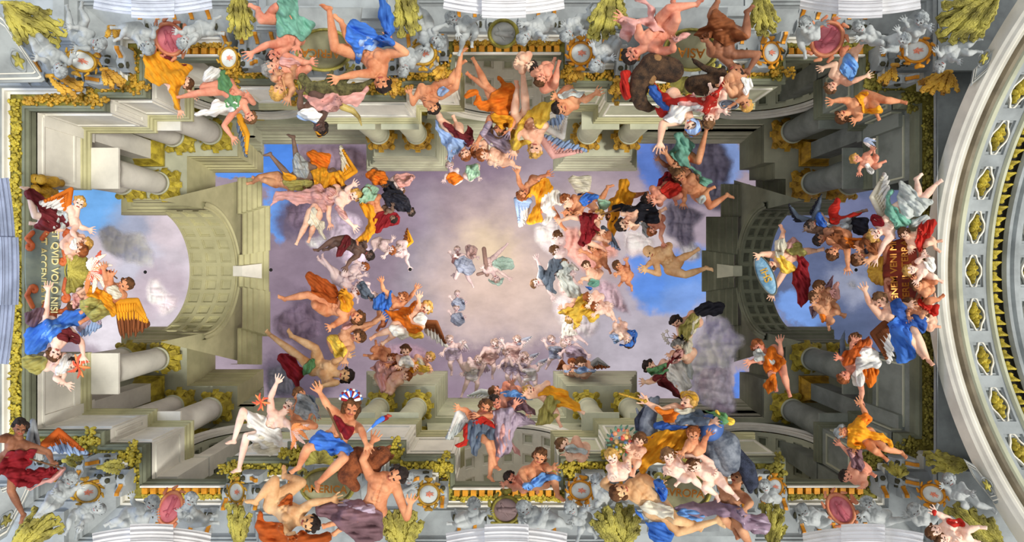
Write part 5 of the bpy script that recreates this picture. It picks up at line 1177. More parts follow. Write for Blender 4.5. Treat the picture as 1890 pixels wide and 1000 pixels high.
# tile K
fg('angel','K',19.2,30,jl('115,182 175,175 235,240 110,215 90,200 - - 310,255 375,285 255,300 265,342'),'f','y','fair woman in amber and olive drapery, lower middle bay',dr=[('amb',pl('160,212 200,160 290,168 330,210 385,265 385,292 300,270 262,262 222,202')),('olv',pl('148,365 160,300 200,222 255,200 272,250 235,305 272,312 205,362'))])
fg('angel','K',19.4,30,jl('90,185 40,215 -20,240 70,230 100,300 - - -60,330 -20,420 - -'),'r','y','winged woman in lilac and blue beside her, lower middle bay',dr=[('sky',pl('-20,195 40,182 130,232 60,225 -10,215')),('plum',pl('0,232 60,222 112,262 152,315 100,300 60,290 -10,300')),('lil',pl('-10,290 60,300 140,352 60,372 -20,340')),('rose',pl('-60,340 20,350 10,430 70,540 20,500 -40,430'))])
fg('person','K',18.4,38,jl('165,542 140,605 155,680 70,620 102,692 205,605 245,600 235,640 262,745 200,690 150,700'),'o','b','bare-chested youth with light blue cloth sitting on the lower middle ledge',look=(80,.8),dr=[('sky',pl('78,690 140,650 200,625 265,640 268,665 200,672 150,702 112,722'))])
fg('person','K',18.6,35,jl('298,472 350,495 400,512 320,520 310,525 400,515 420,520 - - - -'),'f','n','dark-haired youth in white leaning on the gilt ledge, lower middle bay',look=(60,.8),dr=[('sil',pl('310,480 360,478 420,500 400,520 330,515'))])
fg('person','K',15.8,43,jl('972,242 950,312 900,385 830,290 738,236 1065,345 1115,345 - - - -'),'f','y','crowned fair woman with sceptre on the grey horse, lower right group',look=(190,.5),dr=[('slate',pl('885,325 950,298 1030,288 1085,320 1050,372 960,362 900,352')),('cream',pl('900,292 950,272 1010,285 960,320')),('org',pl('798,280 860,278 935,288 895,352 840,335')),('deep',pl('790,350 900,358 970,385 860,395 790,392')),('grn',pl('1065,290 1130,290 1215,340 1150,362 1110,325')),('yel',pl('1120,295 1160,310 1220,335 1180,370')),('amb',pl('720,440 800,402 900,388 985,400 975,470 940,520 850,562 780,582 720,622 688,575 710,500')),('gold',pl('930,200 960,190 1020,215 1018,232 975,215 935,225'),{'n':'crown'})])
fg('cherub','K',15.4,34,jl('1000,420 1010,482 985,525 1060,445 1085,412 960,490 940,520 - - - -'),'o','r','child hugging the blue globe, lower right group')
fg('cherub','K',15.6,32,jl('706,450 690,492 665,550 650,500 640,485 720,500 700,520 640,560 655,600 700,570 680,605'),'f','b','child carrying the fruit bouquet, lower right group')
fg('cherub','K',15.5,34,jl('560,542 585,595 590,640 550,600 560,640 620,590 640,590 640,610 580,640 - -'),'p','y','laughing pale child beside the fruit bouquet, lower right group',look=(80,.7))
fg('cherub','K',15.2,34,jl('866,538 885,585 950,625 850,600 860,620 920,580 960,600 1000,660 1045,705 970,660 930,665'),'p','n','pale child with face turned away, above the lettered shield, lower right')
fg('cherub','K',15.2,34,jl('1008,590 1060,600 1105,660 1040,535 930,535 1090,610 1110,620 1170,700 1215,738 1065,700 1120,742'),'p','b','pale sleeping child sprawling beside it, lower right group',look=(100,.6))
fg('person','K',15.7,46,jl('612,728 680,700 790,805 520,690 570,632 790,690 830,700 915,945 1125,885 900,880 1000,900'),'y','b','muscular man stretched out on his side, front of the lower right group',dr=[('blu',pl('790,668 840,678 862,735 830,772 795,730')),('cream',pl('725,800 800,778 880,822 900,880 860,860 800,862 740,840')),('blu',pl('680,812 740,880 820,895 895,950 870,995 790,1010 740,905'))])
fg('person','K',15.9,45,jl('1245,650 1215,735 1180,800 1165,610 1235,560 1305,790 1265,830 1260,930 1310,1020 1160,870 1220,930'),'t','b','bearded dark man supporting the horse, right of the lower right group',look=(200,.6),dr=[('vio',pl('900,802 1000,788 1100,780 1200,790 1300,842 1400,862 1420,930 1330,962 1260,900 1150,852 1050,872 960,852')),('lil',pl('1250,850 1320,860 1412,880 1412,935 1330,945 1280,900')),('sky',pl('918,822 980,808 1070,858 1000,892 915,882'))])
for J_,s_,lb in ((jl('88,822 130,865 200,885 60,870 80,890 160,900 190,830 265,880 300,905 250,900 290,910'),35,'grey stone putto right of the lower round medallion'),
 (jl('340,822 375,862 410,885 350,870 340,890 400,830 430,820 430,925 455,945 390,930 380,960'),31,'grey stone putto left of the yellow acanthus, lower edge'),
 (jl('480,672 500,722 545,762 460,700 490,680 540,720 560,750 590,770 610,775 480,790 470,810'),30,'grey-green stone putto left of the sprawling man, lower right group'),
 (jl('1390,700 1410,745 1440,780 - - - - - - - -'),28,'grey stone putto right of the dark horse tail')):
    fg('putto','K',17.0,s_,J_,'g','s',lb)
fg('angel','K',29.5,27,jl('390,30 400,62 420,80 350,70 345,75 430,70 440,72 - - - -'),'f','b','dark-haired winged girl leaning over the right cornice block, lower side',look=(80,.85),dr=[('pale',pl('352,62 395,50 472,66 440,80 360,80'))],wg=[('brn','gry',(430,45),(480,8),(552,52),(450,62))])
fg('angel','K',29.8,23,jl('342,32 335,60 330,80 310,75 320,78 - - - - - -'),'f','r','smaller winged child beside her on the cornice block',dr=[('pale',pl('310,66 350,60 350,80 300,80'))],wg=[('brn','brn',(310,55),(285,20),(255,65),(300,62))])
fg('person','K',27.5,33,jl('765,50 820,72 900,110 765,130 728,132 850,40 900,0 920,180 930,205 - -'),'f','k','dark-haired man in red and white vestments kneeling on the cloud, lower right',look=(200,.6),dr=[('wht',pl('850,50 930,10 965,60 985,150 960,192 920,202 880,135 850,92')),('mar',pl('778,112 830,70 910,-45 935,10 885,40 860,75 800,132')),('mar',pl('830,110 870,120 935,195 930,225 880,190 805,135')),('grn',pl('758,62 850,38 872,70 800,92 770,100')),('sil',pl('940,-60 1000,-50 990,40 1000,120 950,90 940,20'))])
# tile L
fg('person','L',22,34,jl('-28,-58 20,-15 65,35 90,-10 85,-90 -30,10 -80,30 110,100 130,172 40,90 60,140'),'r','r','orange and grey clad youth sitting above the right columns, lower side',look=(180,.6),dr=[('org',pl('0,0 30,-60 60,-40 80,-20 115,20 70,80 40,60 10,92')),('org',pl('5,130 60,90 72,140 30,202 8,170')),('sil',pl('-60,-30 -20,-40 50,10 40,40 0,20 -50,10'))])
fg('person','L',18.2,34,jl('432,402 500,400 560,430 555,310 522,242 470,470 500,490 655,490 745,515 600,500 640,530'),'o','s','grey-haired man in orange shirt reaching up, lower right corner',look=(180,.5),dr=[('amb',pl('458,380 515,318 582,345 550,382 610,402 690,440 695,482 610,442 540,450 545,490 468,482')),('org',pl('510,318 560,300 585,350 540,370'))])
fg('person','L',18.3,33,jl('450,642 505,655 535,600 490,545 405,462 540,690 530,700 510,560 575,622 - -'),'r','k','dark-haired man in plum cloth bent over the gilt edge, lower right corner',dr=[('plum',pl('460,490 530,500 540,560 535,622 500,602 470,572')),('rose',pl('450,500 490,490 500,520 470,540'))])
fg('angel','L',19.5,33,jl('438,102 480,62 520,20 530,180 525,238 430,10 400,0 - - - -'),'r','r','red-haired angel in white handing down an orange basket, right side',look=(180,.6),dr=[('wht',pl('470,100 530,55 560,100 542,152 500,152')),('org',pl('540,42 590,12 618,60 612,130 570,157 540,120'),{'n':'basket'}),('cream',pl('555,60 600,20 612,60 590,40 565,80'))])
fg('cherub','L',15.5,36,jl('930,940 990,920 1060,940 968,860 925,832 1020,950 1040,980 1110,935 1165,920 1100,970 1130,990'),'p','b','rosy child lifting a red heart, bottom right corner',dr=[('red',pl('1000,882 1068,870 1082,912 1030,922'))])
fg('cherub','L',15.5,34,jl('972,982 1030,990 1090,1000 - - - - - - - -'),'p','b','second rosy child at the bottom right edge')
for J_,s_,lb in ((jl('1010,670 1050,722 1100,765 990,700 970,700 1100,730 1130,740 1160,795 1235,820 1085,800 1130,835'),32,'grey stone putto right of the lower right corner shield'),
 (jl('562,792 595,845 660,872 550,840 530,860 630,820 600,800 720,880 760,880 - -'),30,'grey stone putto right of the lower right pink medallion'),
 (jl('820,830 850,860 900,870 800,860 770,850 - - 940,860 930,830 - -'),32,'pale stone putto left of the rosy child, lower right'),
 (jl('215,830 250,860 310,880 200,870 210,890 - - 350,890 330,880 - -'),30,'dark grey stone putto left of the lower right pink medallion')):
    fg('putto','L',16.9,s_,J_,'g','s',lb)
# tile H : right end
fg('angel','H',18.1,36,jl('605,302 655,270 725,190 655,350 608,440 690,260 700,250 840,80 830,0 880,90 935,30'),'p','y','blond angel in silvery green robe bending over the red inscription, right end',dr=[('teal',pl('665,80 700,60 690,130 740,180 800,230 780,262 742,282 690,232 660,172')),('sil',pl('735,25 790,30 835,90 905,112 900,152 830,202 770,222 730,150')),('crim',pl('578,215 625,190 655,240 605,262'))],wg=[('wht','cream',(650,230),(585,100),(655,-40),(680,90))])
fg('angel','H',19.5,29,jl('258,252 300,240 370,255 250,280 230,272 330,290 300,300 450,215 530,178 430,260 470,250'),'k','k','dark-winged angel in blue and red, upper part of the right end',dr=[('gry',pl('330,240 400,240 445,200 485,222 470,292 390,292')),('deep',pl('278,212 310,180 330,220 345,270 300,252')),('red',pl('348,182 395,100 418,150 402,200 470,190 542,178 480,212 430,232 380,252')),('dk',pl('465,222 560,212 562,300 500,302'))],wg=[('dk','slate',(270,215),(298,150),(315,75),(245,180)),('dk','slate',(250,225),(185,205),(130,128),(165,235))])
fg('cherub','H',19.3,28,jl('305,328 350,312 390,300 - - - - - - - -'),'b','k','dark curly child under the dark-winged angel, right end')
fg('person','H',19.0,34,jl('376,400 405,350 425,300 452,420 455,490 380,340 370,320 - - - -'),'o','b','tanned man in brown reaching towards the smoke, right end',dr=[('brn',pl('358,282 420,288 460,338 545,330 535,372 430,372 380,340')),('org',pl('430,320 500,320 540,340 520,372 440,362'))])
fg('person','H',18.7,36,jl('515,430 560,385 590,340 590,420 560,450 530,370 510,380 - - - -'),'t','b','dark-haired man crouching by the orange shell, right end',dr=[('brn',pl('520,322 600,330 612,402 560,402 530,372')),('dk',pl('530,340 570,350 560,400 535,380'))])
fg('angel','H',20,33,jl('38,475 90,450 165,395 60,590 45,635 0,410 -30,420 215,395 285,390 90,370 105,288'),'f','b','woman in yellow and crimson with a painted shield, right end',look=(180,.6),dr=[('yel',pl('58,420 100,420 165,470 155,512 110,512 80,462')),('cream',pl('60,350 110,320 120,380 100,430 62,420')),('olv',pl('128,382 170,340 212,370 232,412 180,422 140,412')),('crim',pl('178,400 222,430 242,480 246,560 200,520 180,460')),('rose',pl('120,400 150,310 192,352 142,382')),('crim',pl('150,520 185,490 245,560 240,640 200,702 170,602'))])
fg('cherub','H',19.6,29,jl('305,592 330,632 360,660 300,630 285,610 350,610 370,620 390,690 412,730 - -'),'t','b','winged dark child of the flying pair, right end',dr=[('rose',pl('360,600 402,560 412,640 372,652'))],wg=[('plum','plum',(330,610),(360,580),(378,520),(335,580))])
fg('cherub','H',19.4,28,jl('280,645 315,685 345,735 290,690 270,680 340,680 350,660 370,770 350,790 390,720 412,732'),'t','b','second dark child of the flying pair, right end',dr=[('org',pl('305,740 330,730 335,760 315,775'))],wg=[('lil','plum',(300,700),(255,700),(262,760),(290,730))])
fg('angel','H',17.9,38,jl('636,665 685,712 740,775 580,680 548,600 740,690 800,690 830,850 890,980 780,850 840,940'),'f','n','winged woman in deep blue looking up, lower part of the right end',look=(180,.5),dr=[('deep',pl('680,682 740,658 800,735 780,722 885,760 872,832 800,800 790,860 740,830 690,800 722,762')),('blu',pl('675,790 740,740 780,790 800,880 825,940 790,995 730,995 700,900'))],wg=[('wht','brn',(660,780),(590,840),(680,1010),(700,880))])
for J_,s_,sk_,hr_,lb,dr_ in ((jl('765,300 800,335 865,330 790,370 800,390 820,300 840,290 915,330 932,375 890,350 935,340'),28,'f','b','rosy child in red cloth above the red inscription, right end',[('red',pl('850,240 930,218 922,290 880,330 842,400 825,340')),('sil',pl('800,230 860,200 910,210 870,240 820,270'))]),
 (jl('796,495 850,490 890,500 830,450 870,420 850,530 830,560 920,530 940,545 900,440 880,420'),29,'p','y','fair child clasping the right side of the red inscription, right end',[('wht',pl('870,440 920,430 935,490 890,500'))]),
 (jl('830,575 860,600 890,580 830,560 820,540 - - 915,600 880,640 930,560 900,540'),28,'o','b','small tanned child below the fair one, right end',[]),
 (jl('792,690 820,730 850,700 780,740 790,760 860,740 870,720 900,660 945,655 - -'),33,'o','b','dark-haired child seen from behind beside the blue-clad woman, right end',[('red',pl('840,650 890,682 950,690 942,745 880,722 850,690'))]),
 (jl('870,755 890,780 910,790 - - - - 900,690 930,650 920,780 930,800'),26,'f','b','lowest rosy child beside the great arch, right end',[])):
    fg('cherub','H',17.9,s_,J_,sk_,hr_,lb,dr=dr_)
fg('angel','H',18.8,34,jl('500,880 530,920 560,960 480,900 490,870 - - - - - -'),'r','b','brown-clad angel with dark wing at the lower right end',dr=[('rust',pl('420,960 470,920 500,900 570,850 570,900 540,920 500,1000 440,1010')),('wht',pl('500,960 560,910 620,950 640,1010 580,1030 500,1030'))],wg=[('dk','slate',(430,960),(425,880),(440,815),(400,940))])
# tile F and B bottom : upper left of the opening
fg('angel','B',26,30,jl('455,1050 400,965 320,925 - - 450,960 480,1010 235,900 210,750 190,960 85,840'),'k','k','dark winged figure in amber cloak with legs in the air, upper left of the opening',dr=[('org',pl('278,830 330,818 412,845 402,900 360,922 330,900 300,870')),('amb',pl('308,930 370,900 400,930 460,930 495,970 440,1040 400,1095 340,1085 328,1010')),('stone',pl('200,880 240,830 270,860 300,920 280,960 230,960')),('amb',pl('150,930 210,950 220,980 170,980'))],wg=[('cream','amb',(470,980),(550,930),(465,785),(480,900))])
fg('person','B',26.4,28,jl('280,990 200,990 120,975 - - - - 30,960 -10,990 60,980 20,970'),'t','b','tanned figure in green reaching over the cornice, upper left of the opening',dr=[('olv',pl('150,985 230,960 310,985 320,1020 250,1040 180,1020'))])
fg('person','F',26,28,jl('408,75 365,105 325,190 400,200 408,255 390,130 440,120 275,255 238,328 315,270 302,312'),'f','b','figure in flowing rose veil with bare legs, upper left of the opening',dr=[('rose',pl('88,152 120,70 200,68 280,60 330,28 350,62 390,150 380,182 320,132 230,142 150,112')),('cream',pl('290,225 318,160 345,172 332,212 382,232 372,282 392,328 350,302 330,250 300,262')),('rose',pl('340,30 440,70 430,130 390,150 350,100'))])
fg('person','F',26,31,jl('540,92 485,112 430,75 470,190 542,262 500,60 540,30 - - - -'),'p','y','pale blond figure stretching an arm down, upper left of the opening',dr=[('rose',pl('440,150 490,170 500,210 460,200'))])
fg('person','F',26.2,24,jl('610,75 640,110 660,180 600,100 580,120 - - 640,260 560,330 - -'),'o','n','person with green headcloth and long amber train, upper left of the opening',dr=[('mint',pl('575,65 620,28 668,50 662,100 610,132 568,132')),('amb',pl('590,130 640,150 665,220 655,280 612,342 555,332 600,280 612,220 570,152')),('crim',pl('655,190 730,180 790,200 770,252 710,262 680,295 650,275'))])
fg('person','F',26.4,22,jl('845,175 800,130 730,110 760,90 810,120 - - - - - -'),'k','k','dark figure wrapped in black bending down, upper left of the opening',dr=[('dk',pl('690,80 760,55 812,80 852,150 822,182 750,162 715,140'))])
fg('person','F',26.8,20,jl('750,215 730,190 700,170 745,160 750,140 - - - - - -'),'k','k','small dark figure in crimson below the black-wrapped one')
fg('person','F',26.9,22,jl('700,20 670,-5 640,-30 740,30 770,60 - - - - - -'),'k','b','figure in orange-red hood, upper left of the opening',dr=[('org',pl('600,-30 650,-50 700,-40 725,5 690,35 640,22')),('dk',pl('720,10 760,20 770,70 720,90 700,50'))])
fg('person','F',27.4,18,jl('795,60 780,30 760,0 820,20 850,0 - - - - - -'),'w','n','pale distant figure beside the orange-red hood',dr=[('rose',pl('760,-20 840,-30 870,-10 830,40 780,40'))])
fg('person','F',26.5,26,jl('618,412 570,380 490,345 520,440 492,482 600,370 590,350 430,330 348,385 440,350 400,380'),'d','k','dark bare man falling beside the maroon cloth, left of the opening',dr=[('mar',pl('438,425 470,340 500,308 525,318 505,380 462,420'))])
for J_,s_,lb in ((jl('590,480 550,500 515,530 570,460 550,450 560,530 600,520 480,520 500,470 - -'),22,'pale rosy child, upper one of the faint pair left of the opening centre'),
 (jl('545,600 500,570 450,540 520,540 560,530 - - 420,500 370,430 410,480 350,440'),24,'pale rosy figure with outstretched legs, left of the opening centre'),
 (jl('740,385 705,360 670,345 720,400 700,420 740,340 750,320 640,340 650,380 - -'),20,'faint rosy child with raised arm below the amber train')):
    fg('cherub','F',28,s_,J_,'w','r',lb)
fg('cherub','F',28,21,jl('640,635 605,600 560,590 620,570 580,560 - - 540,620 560,650 - -'),'v','m','faint child in grey-blue below the pale pair',dr=[('slate',pl('560,570 600,560 620,600 650,640 600,655 570,620'))])
fg('person','F',26.2,36,jl('552,748 490,700 395,690 430,790 400,800 520,640 480,620 290,630 168,652 330,690 320,655'),'o','b','tanned man in orange-red robe sprawling on a dark cloud, left of the opening',dr=[('rust',pl('273,530 320,508 380,548 442,580 448,680 400,662 340,642 308,600')),('amb',pl('450,620 500,610 530,660 520,720 480,720 455,670'))])
fg('person','F',26.6,33,jl('562,860 505,870 430,900 640,785 692,752 500,930 490,990 - - - -'),'t','b','second tanned man reaching towards the blue-robed angel',dr=[('yel',pl('400,850 442,850 492,902 495,965 440,965 408,890')),('rose',pl('470,790 520,770 540,790 500,820'))])
fg('angel','F',27.4,26,jl('800,642 760,665 700,715 700,605 688,555 845,640 880,590 680,750 590,825 700,790 680,800'),'o','r','angel in deep blue with raised arms, left centre of the opening',dr=[('blu',pl('645,650 695,620 718,650 740,608 745,650 732,720 712,785 690,720 650,712'))])
fg('angel','F',27.0,33,jl('925,702 880,755 800,790 835,760 830,745 885,700 885,640 735,820 660,848 765,835 725,872'),'f','y','blond winged angel in orange and white flying, left centre of the opening',look=(90,.8),dr=[('org',pl('708,718 780,712 830,690 872,660 862,720 832,750 852,782 902,800 885,842 830,832 790,782 750,762')),('yel',pl('838,842 905,828 908,862 870,872')),('wht',pl('855,762 905,728 935,745 932,775 890,792')),('wht',pl('740,800 790,790 850,850 800,868 750,850'))],wg=[('wht','brn',(925,780),(985,780),(1055,920),(930,840))])
fg('cherub','F',28,24,jl('755,975 715,958 668,945 730,940 690,905 740,1000 720,1010 640,930 660,905 640,970 620,960'),'o','r','tumbling tanned child, lower left centre of the opening')
fg('angel','F',28,28,jl('820,935 820,985 810,1020 790,1000 780,1020 850,1000 870,1020 - - - -'),'f','b','curly girl in white looking down, lower left centre of the opening',look=(90,.8),dr=[('wht',pl('790,970 850,970 860,1020 800,1030'))])
fg('angel','F',28,24,jl('948,970 920,1000 890,1030 940,1010 950,1040 - - - - - -'),'f','y','fair winged child right of the curly girl',dr=[('cream',pl('860,980 900,970 920,1010 880,1030'))])
fg('person','F',30,18,jl('1210,985 1180,1000 1150,1020 - - - - - - - -'),'v','m','faint distant figure below the centre of the opening')
fg('angel','F',28.5,20,jl('785,385 800,410 800,350 822,440 842,482 770,380 740,380 - - - -'),'v','m','faint winged figure pointing down, left centre of the opening',wg=[('brn','amb',(800,385),(855,340),(828,262),(800,360))])
# centre
fg('person','F',34,20,jl('1310,538 1290,495 1275,445 1340,510 1385,540 1250,500 1240,480 1310,415 1362,365 - -'),'v','m','small distant figure in green cloth carrying a wooden cross, centre of the sky',dr=[('fteal',pl('1290,470 1320,428 1385,428 1412,480 1350,495')),('fteal',pl('1270,540 1300,560 1350,540 1340,575 1290,572'))])
fg('person','F',34,18,jl('1172,388 1150,425 1130,480 1190,420 1210,430 1110,430 1090,420 1160,540 1180,570 1090,540 1080,520'),'v','m','small distant figure in blue-grey at the centre of the sky',dr=[('fslate',pl('1085,450 1140,420 1195,470 1180,522 1110,505')),('frose',pl('1140,370 1190,360 1210,400 1170,440'))])
for k,(px_,py_,lb) in enumerate(((1100,660,'upper one of the faint blue-grey figures left of the centre'),(1095,740,'lower one of the faint blue-grey figures left of the centre'),(1100,420,'faint rosy figure left of the blue-grey central one'))):
    fg('person','F',35,16,[(px_,py_-35),(px_,py_),(px_+10,py_+40),(px_-25,py_),(px_-40,py_-20),(px_+30,py_),(px_+45,py_+10),None,None,None,None],'v','m',lb,dr=[('fslate' if k<2 else 'rose',[(px_-25,py_),(px_+20,py_-15),(px_+45,py_+30),(px_+20,py_+60),(px_-25,py_+40)])])
# faint angels above the lower cornice
for (x,y,cl,lb,fl) in ((1190,50,'fwht','faint angel in white loincloth above the left cornice block',1),(1080,-60,'flil','faint lilac angel above the left cornice block',-1),(1280,-40,'frose','faint rosy angel over the lower middle bay',1),(1390,10,'flil','faint winged child over the lower middle bay',-1)):
    fg('angel','J',31,21,[(x+fl*20,y-35),(x,y),(x-fl*10,y+50),(x-40,y+10),(x-60,y+40),(x+40,y+10),(x+55,y-20),(x-fl*40,y+90),(x-fl*60,y+140),(x+fl*20,y+90),(x+fl*10,y+130)],'v','m',lb,dr=[(cl,[(x-45,y+20),(x,y+5),(x+45,y+30),(x+10,y+75),(x-40,y+65)])],wg=[('flil','fwht',(x+10,y),(x+50,y-30),(x+90,y+20),(x+30,y+30))])
for (x,y,cl,lb,fl) in ((60,30,'flil','faint angel in grey above the right cornice block',1),(110,60,'fwht','faint white-winged angel beside it above the right cornice block',-1),(20,-60,'frose','faint rosy angel high over the lower middle bay',1),(250,-60,'fslate','faint grey angel left of the mauve cloud, lower side',-1)):
    fg('angel','K',31,21,[(x+fl*20,y-35),(x,y),(x-fl*10,y+40),(x-40,y+10),(x-60,y-30),(x+40,y+10),(x+55,y-20),(x-fl*30,y+80),(x-fl*40,y+110),(x+fl*30,y+70),(x+fl*40,y+100)],'v','m',lb,dr=[(cl,[(x-35,y+10),(x,y-5),(x+40,y+20),(x+20,y+65),(x-30,y+60)])],wg=[('fwht','fslate',(x+10,y),(x+60,y-40),(x+110,y-60),(x+40,y+20))])
fg('angel','J',28,30,jl('1310,185 1360,190 1420,200 1400,160 1395,130 - - - - - -'),'r','b','red-haired winged angel in blue floating above the lower middle bay',dr=[('sky',pl('1340,180 1400,180 1450,200 1430,220 1360,212'))],wg=[('wht','sil',(1310,195),(1230,180),(1145,210),(1250,215))])
# tile G
fg('angel','G',27,30,jl('78,82 115,40 170,60 60,30 45,-40 160,0 215,-20 245,185 285,255 210,130 150,200'),'o','r','winged angel in amber and white with arms raised, upper right centre',dr=[('amb',pl('150,20 200,0 242,50 192,100 172,170 182,222 110,252 100,200 140,150 130,90 92,100')),('wht',pl('160,112 230,58 292,90 282,140 232,152 252,200 205,242 178,232 200,190 160,152'))],wg=[('wht','pale',(110,120),(35,110),(55,265),(100,190))])
fg('angel','G',27,27,jl('330,180 372,135 425,110 310,200 300,180 400,150 380,180 500,110 535,45 470,160 440,180'),'o','b','blue-winged angel in blue cloth, upper right centre',dr=[('blu',pl('378,112 420,80 485,88 445,130 400,142')),('cream',pl('330,-10 445,-10 432,60 400,82 350,60')),('mint',pl('480,110 540,120 540,160 490,170'))],wg=[('slate','deep',(355,160),(395,50),(435,-10),(385,130))])
fg('cherub','G',27.2,24,jl('308,112 330,130 350,150 - - - - - - - -'),'f','r','child face between the two winged angels, upper right centre')
fg('person','G',27.4,26,jl('555,200 590,150 620,90 545,230 540,300 - - 670,95 725,80 - -'),'o','b','angel in bright amber behind the black-robed man',dr=[('amb',pl('535,112 580,90 600,10 645,0 652,60 682,80 660,152 602,172 590,250 562,335 540,250 552,180'))])
fg('angel','G',26.8,27,jl('482,200 440,230 420,300 330,210 272,232 470,260 500,290 430,345 505,375 480,320 510,330'),'f','y','angel in crimson robe with pale wing seated on the reddish cloud',dr=[('crim',pl('378,205 430,180 472,200 462,240 482,282 442,332 402,372 375,342 390,282'))],wg=[('pale','slate',(510,265),(550,300),(608,392),(510,330))])
fg('person','G',26,34,jl('620,246 665,210 735,185 620,190 655,190 700,240 660,250 800,220 815,180 - -'),'f','k','black-robed dark-haired man bending over the pale cloud',look=(120,.7),dr=[('blk',pl('560,162 600,128 660,150 720,118 785,125 802,170 818,248 750,252 720,232 690,235 700,172 640,182 600,180')),('gry',pl('700,232 745,235 770,300 745,320 720,270'))])
fg('person','G',26.2,30,jl('758,108 800,92 865,60 820,120 790,125 - - 925,90 900,110 - -'),'r','k','ruddy man in red cloth above the black-robed man',dr=[('red',pl('820,50 875,15 925,30 925,80 870,102 830,82'))])
fg('person','G',26.3,32,jl('930,-15 970,30 1025,65 955,100 952,140 - - 1088,150 1182,90 1040,120 1080,60'),'o','n','tanned man with white wrap kicking one leg back, upper right',dr=[('sil',pl('1018,100 1062,88 1052,142 1028,132')),('teal',pl('1020,-20 1060,-10 1100,20 1060,42'))])
fg('person','G',25.8,34,jl('768,397 830,400 890,475 815,515 732,490 775,450 735,488 935,432 995,402 955,520 1065,485'),'y','w','bald bare man leaping away, right centre of the opening',look=(150,.5),style='bald')
fg('person','G',26,24,jl('775,282 800,250 810,210 820,310 838,355 - - - - - -'),'r','r','ruddy face and arm under the black robe')
fg('cherub','G',26.5,22,jl('590,472 620,490 642,530 600,510 580,520 640,470 635,440 640,560 662,582 620,540 610,560'),'o','b','small tanned winged child hovering left of the leaping man')
fg('person','G',27,24,jl('145,568 195,555 245,480 172,490 150,430 215,605 238,642 - - - -'),'w','n','man in blue-grey cassock floating with open arms, centre right of the sky',dr=[('slate',pl('160,470 200,492 228,430 282,428 292,470 252,520 240,580 252,622 220,612 180,562 158,520'))])
fg('person','G',27.3,22,jl('300,462 310,500 340,580 280,500 265,520 340,500 350,520 370,620 390,650 - -'),'w','n','figure wrapped in silvery white beside the blue-grey man',dr=[('sil',pl('258,502 295,450 352,480 330,522 385,600 392,642 330,645 280,582')),('wht',pl('340,450 375,490 350,500'))])
fg('cherub','G',27,22,jl('420,475 440,520 470,530 400,540 390,560 - - 500,510 480,490 - -'),'f','b','rosy child with green cloth on the reddish cloud',dr=[('teal',pl('440,545 490,550 470,592 430,572')),('blu',pl('410,580 450,590 430,605'))])
for J_,lb in ((jl('455,378 470,410 500,440 420,400 390,395 500,400 520,410 520,470 540,490 490,470 470,480'),'tanned child, uppermost of those on the reddish cloud'),(jl('490,295 520,310 540,340 - - - - - - - -'),'tanned child face under the crimson robe'),(jl('260,310 265,330 270,350 - - - - - - - -'),'pale child face at the left edge of the reddish cloud'),(jl('248,388 270,400 290,410 - - - - - - - -'),'second pale child face at the left edge of the reddish cloud')):
    fg('cherub','G',27.2,22,J_,'o' if 'tanned' in lb else 'w','b',lb)
fg('angel','G',26.8,23,jl('330,755 340,710 370,680 300,720 280,700 350,770 370,790 - - - -'),'f','y','golden-haired angel in yellow, lower right centre',dr=[('yel',pl('360,662 400,618 440,660 492,690 482,752 450,782 402,742 382,792 350,812 340,752 300,742 268,722 312,700 345,700')),('amb',pl('400,640 440,660 430,720 390,700'))])
for J_,lb in ((jl('432,642 460,640 490,655 440,670 430,690 - - - - - -'),'rosy child resting its head on the yellow robe'),(jl('470,692 500,700 530,700 480,720 460,740 520,690 550,690 550,720 568,750 530,730 550,745'),'rosy child kicking behind the yellow-robed angel')):
    fg('cherub','G',26.6,22,J_,'p','r',lb)
fg('cherub','G',26.8,24,jl('645,885 622,850 600,808 640,850 660,840 600,860 575,860 575,790 570,820 630,790 610,780'),'p','b','rosy child with blue cloth hanging head down, lower right centre',dr=[('blu',pl('640,830 685,818 692,880 660,912 600,902 640,890 670,870')),('pale',pl('540,845 590,850 600,880 570,890'))])
fg('angel','G',28,20,jl('300,885 320,850 335,820 300,840 290,860 350,850 360,870 360,850 410,885 - -'),'v','m','faint angel in white flying low, lower right centre',dr=[('wht',pl('285,800 330,770 350,820 370,850 310,850 290,870'))])
fg('angel','G',30,20,jl('320,885 340,920 370,960 300,930 280,950 400,930 430,960 - - - -'),'v','m','faint mauve angel below the white one',dr=[('lil',pl('310,920 370,905 420,960 380,990 320,970'))])
fg('person','G',27,32,jl('910,778 950,805 1010,760 930,862 900,858 985,830 960,860 - - - -'),'f','k','dark-haired man in grey-olive surplice holding a flowering twig, on the lilac cloud',look=(180,.6),dr=[('olv',pl('935,795 985,738 1035,750 1012,820 962,872 918,852')),('blk',pl('1008,722 1030,680 1092,668 1155,670 1162,730 1092,742 1040,752')),('blk',pl('920,855 950,850 950,885 925,882')),('cream',pl('1000,760 1035,750 1020,810 980,850'))])
fg('person','G',27,30,jl('915,905 945,935 980,960 890,940 870,960 - - - - - -'),'f','g','tonsured man in pink and green kneeling behind, on the lilac cloud',look=(180,.6),dr=[('rose',pl('870,990 900,940 955,935 935,970 890,1010')),('cream',pl('940,880 980,850 1000,900 960,960 945,930'))])
fg('angel','B',28,20,jl('1060,900 1075,940 1100,980 1040,950 1030,980 - - - - - -'),'v','m','faint orange-tinted figure above the centre of the sky',dr=[('org',pl('1050,940 1100,940 1130,970 1090,1000 1050,990'))])
fg('angel','B',28,20,jl('1200,910 1180,930 1160,960 1210,950 1220,970 - - - - - -'),'v','m','faint green-tinted figure above the centre of the sky',dr=[('mint',pl('1150,900 1210,895 1220,950 1170,980 1150,950'))])
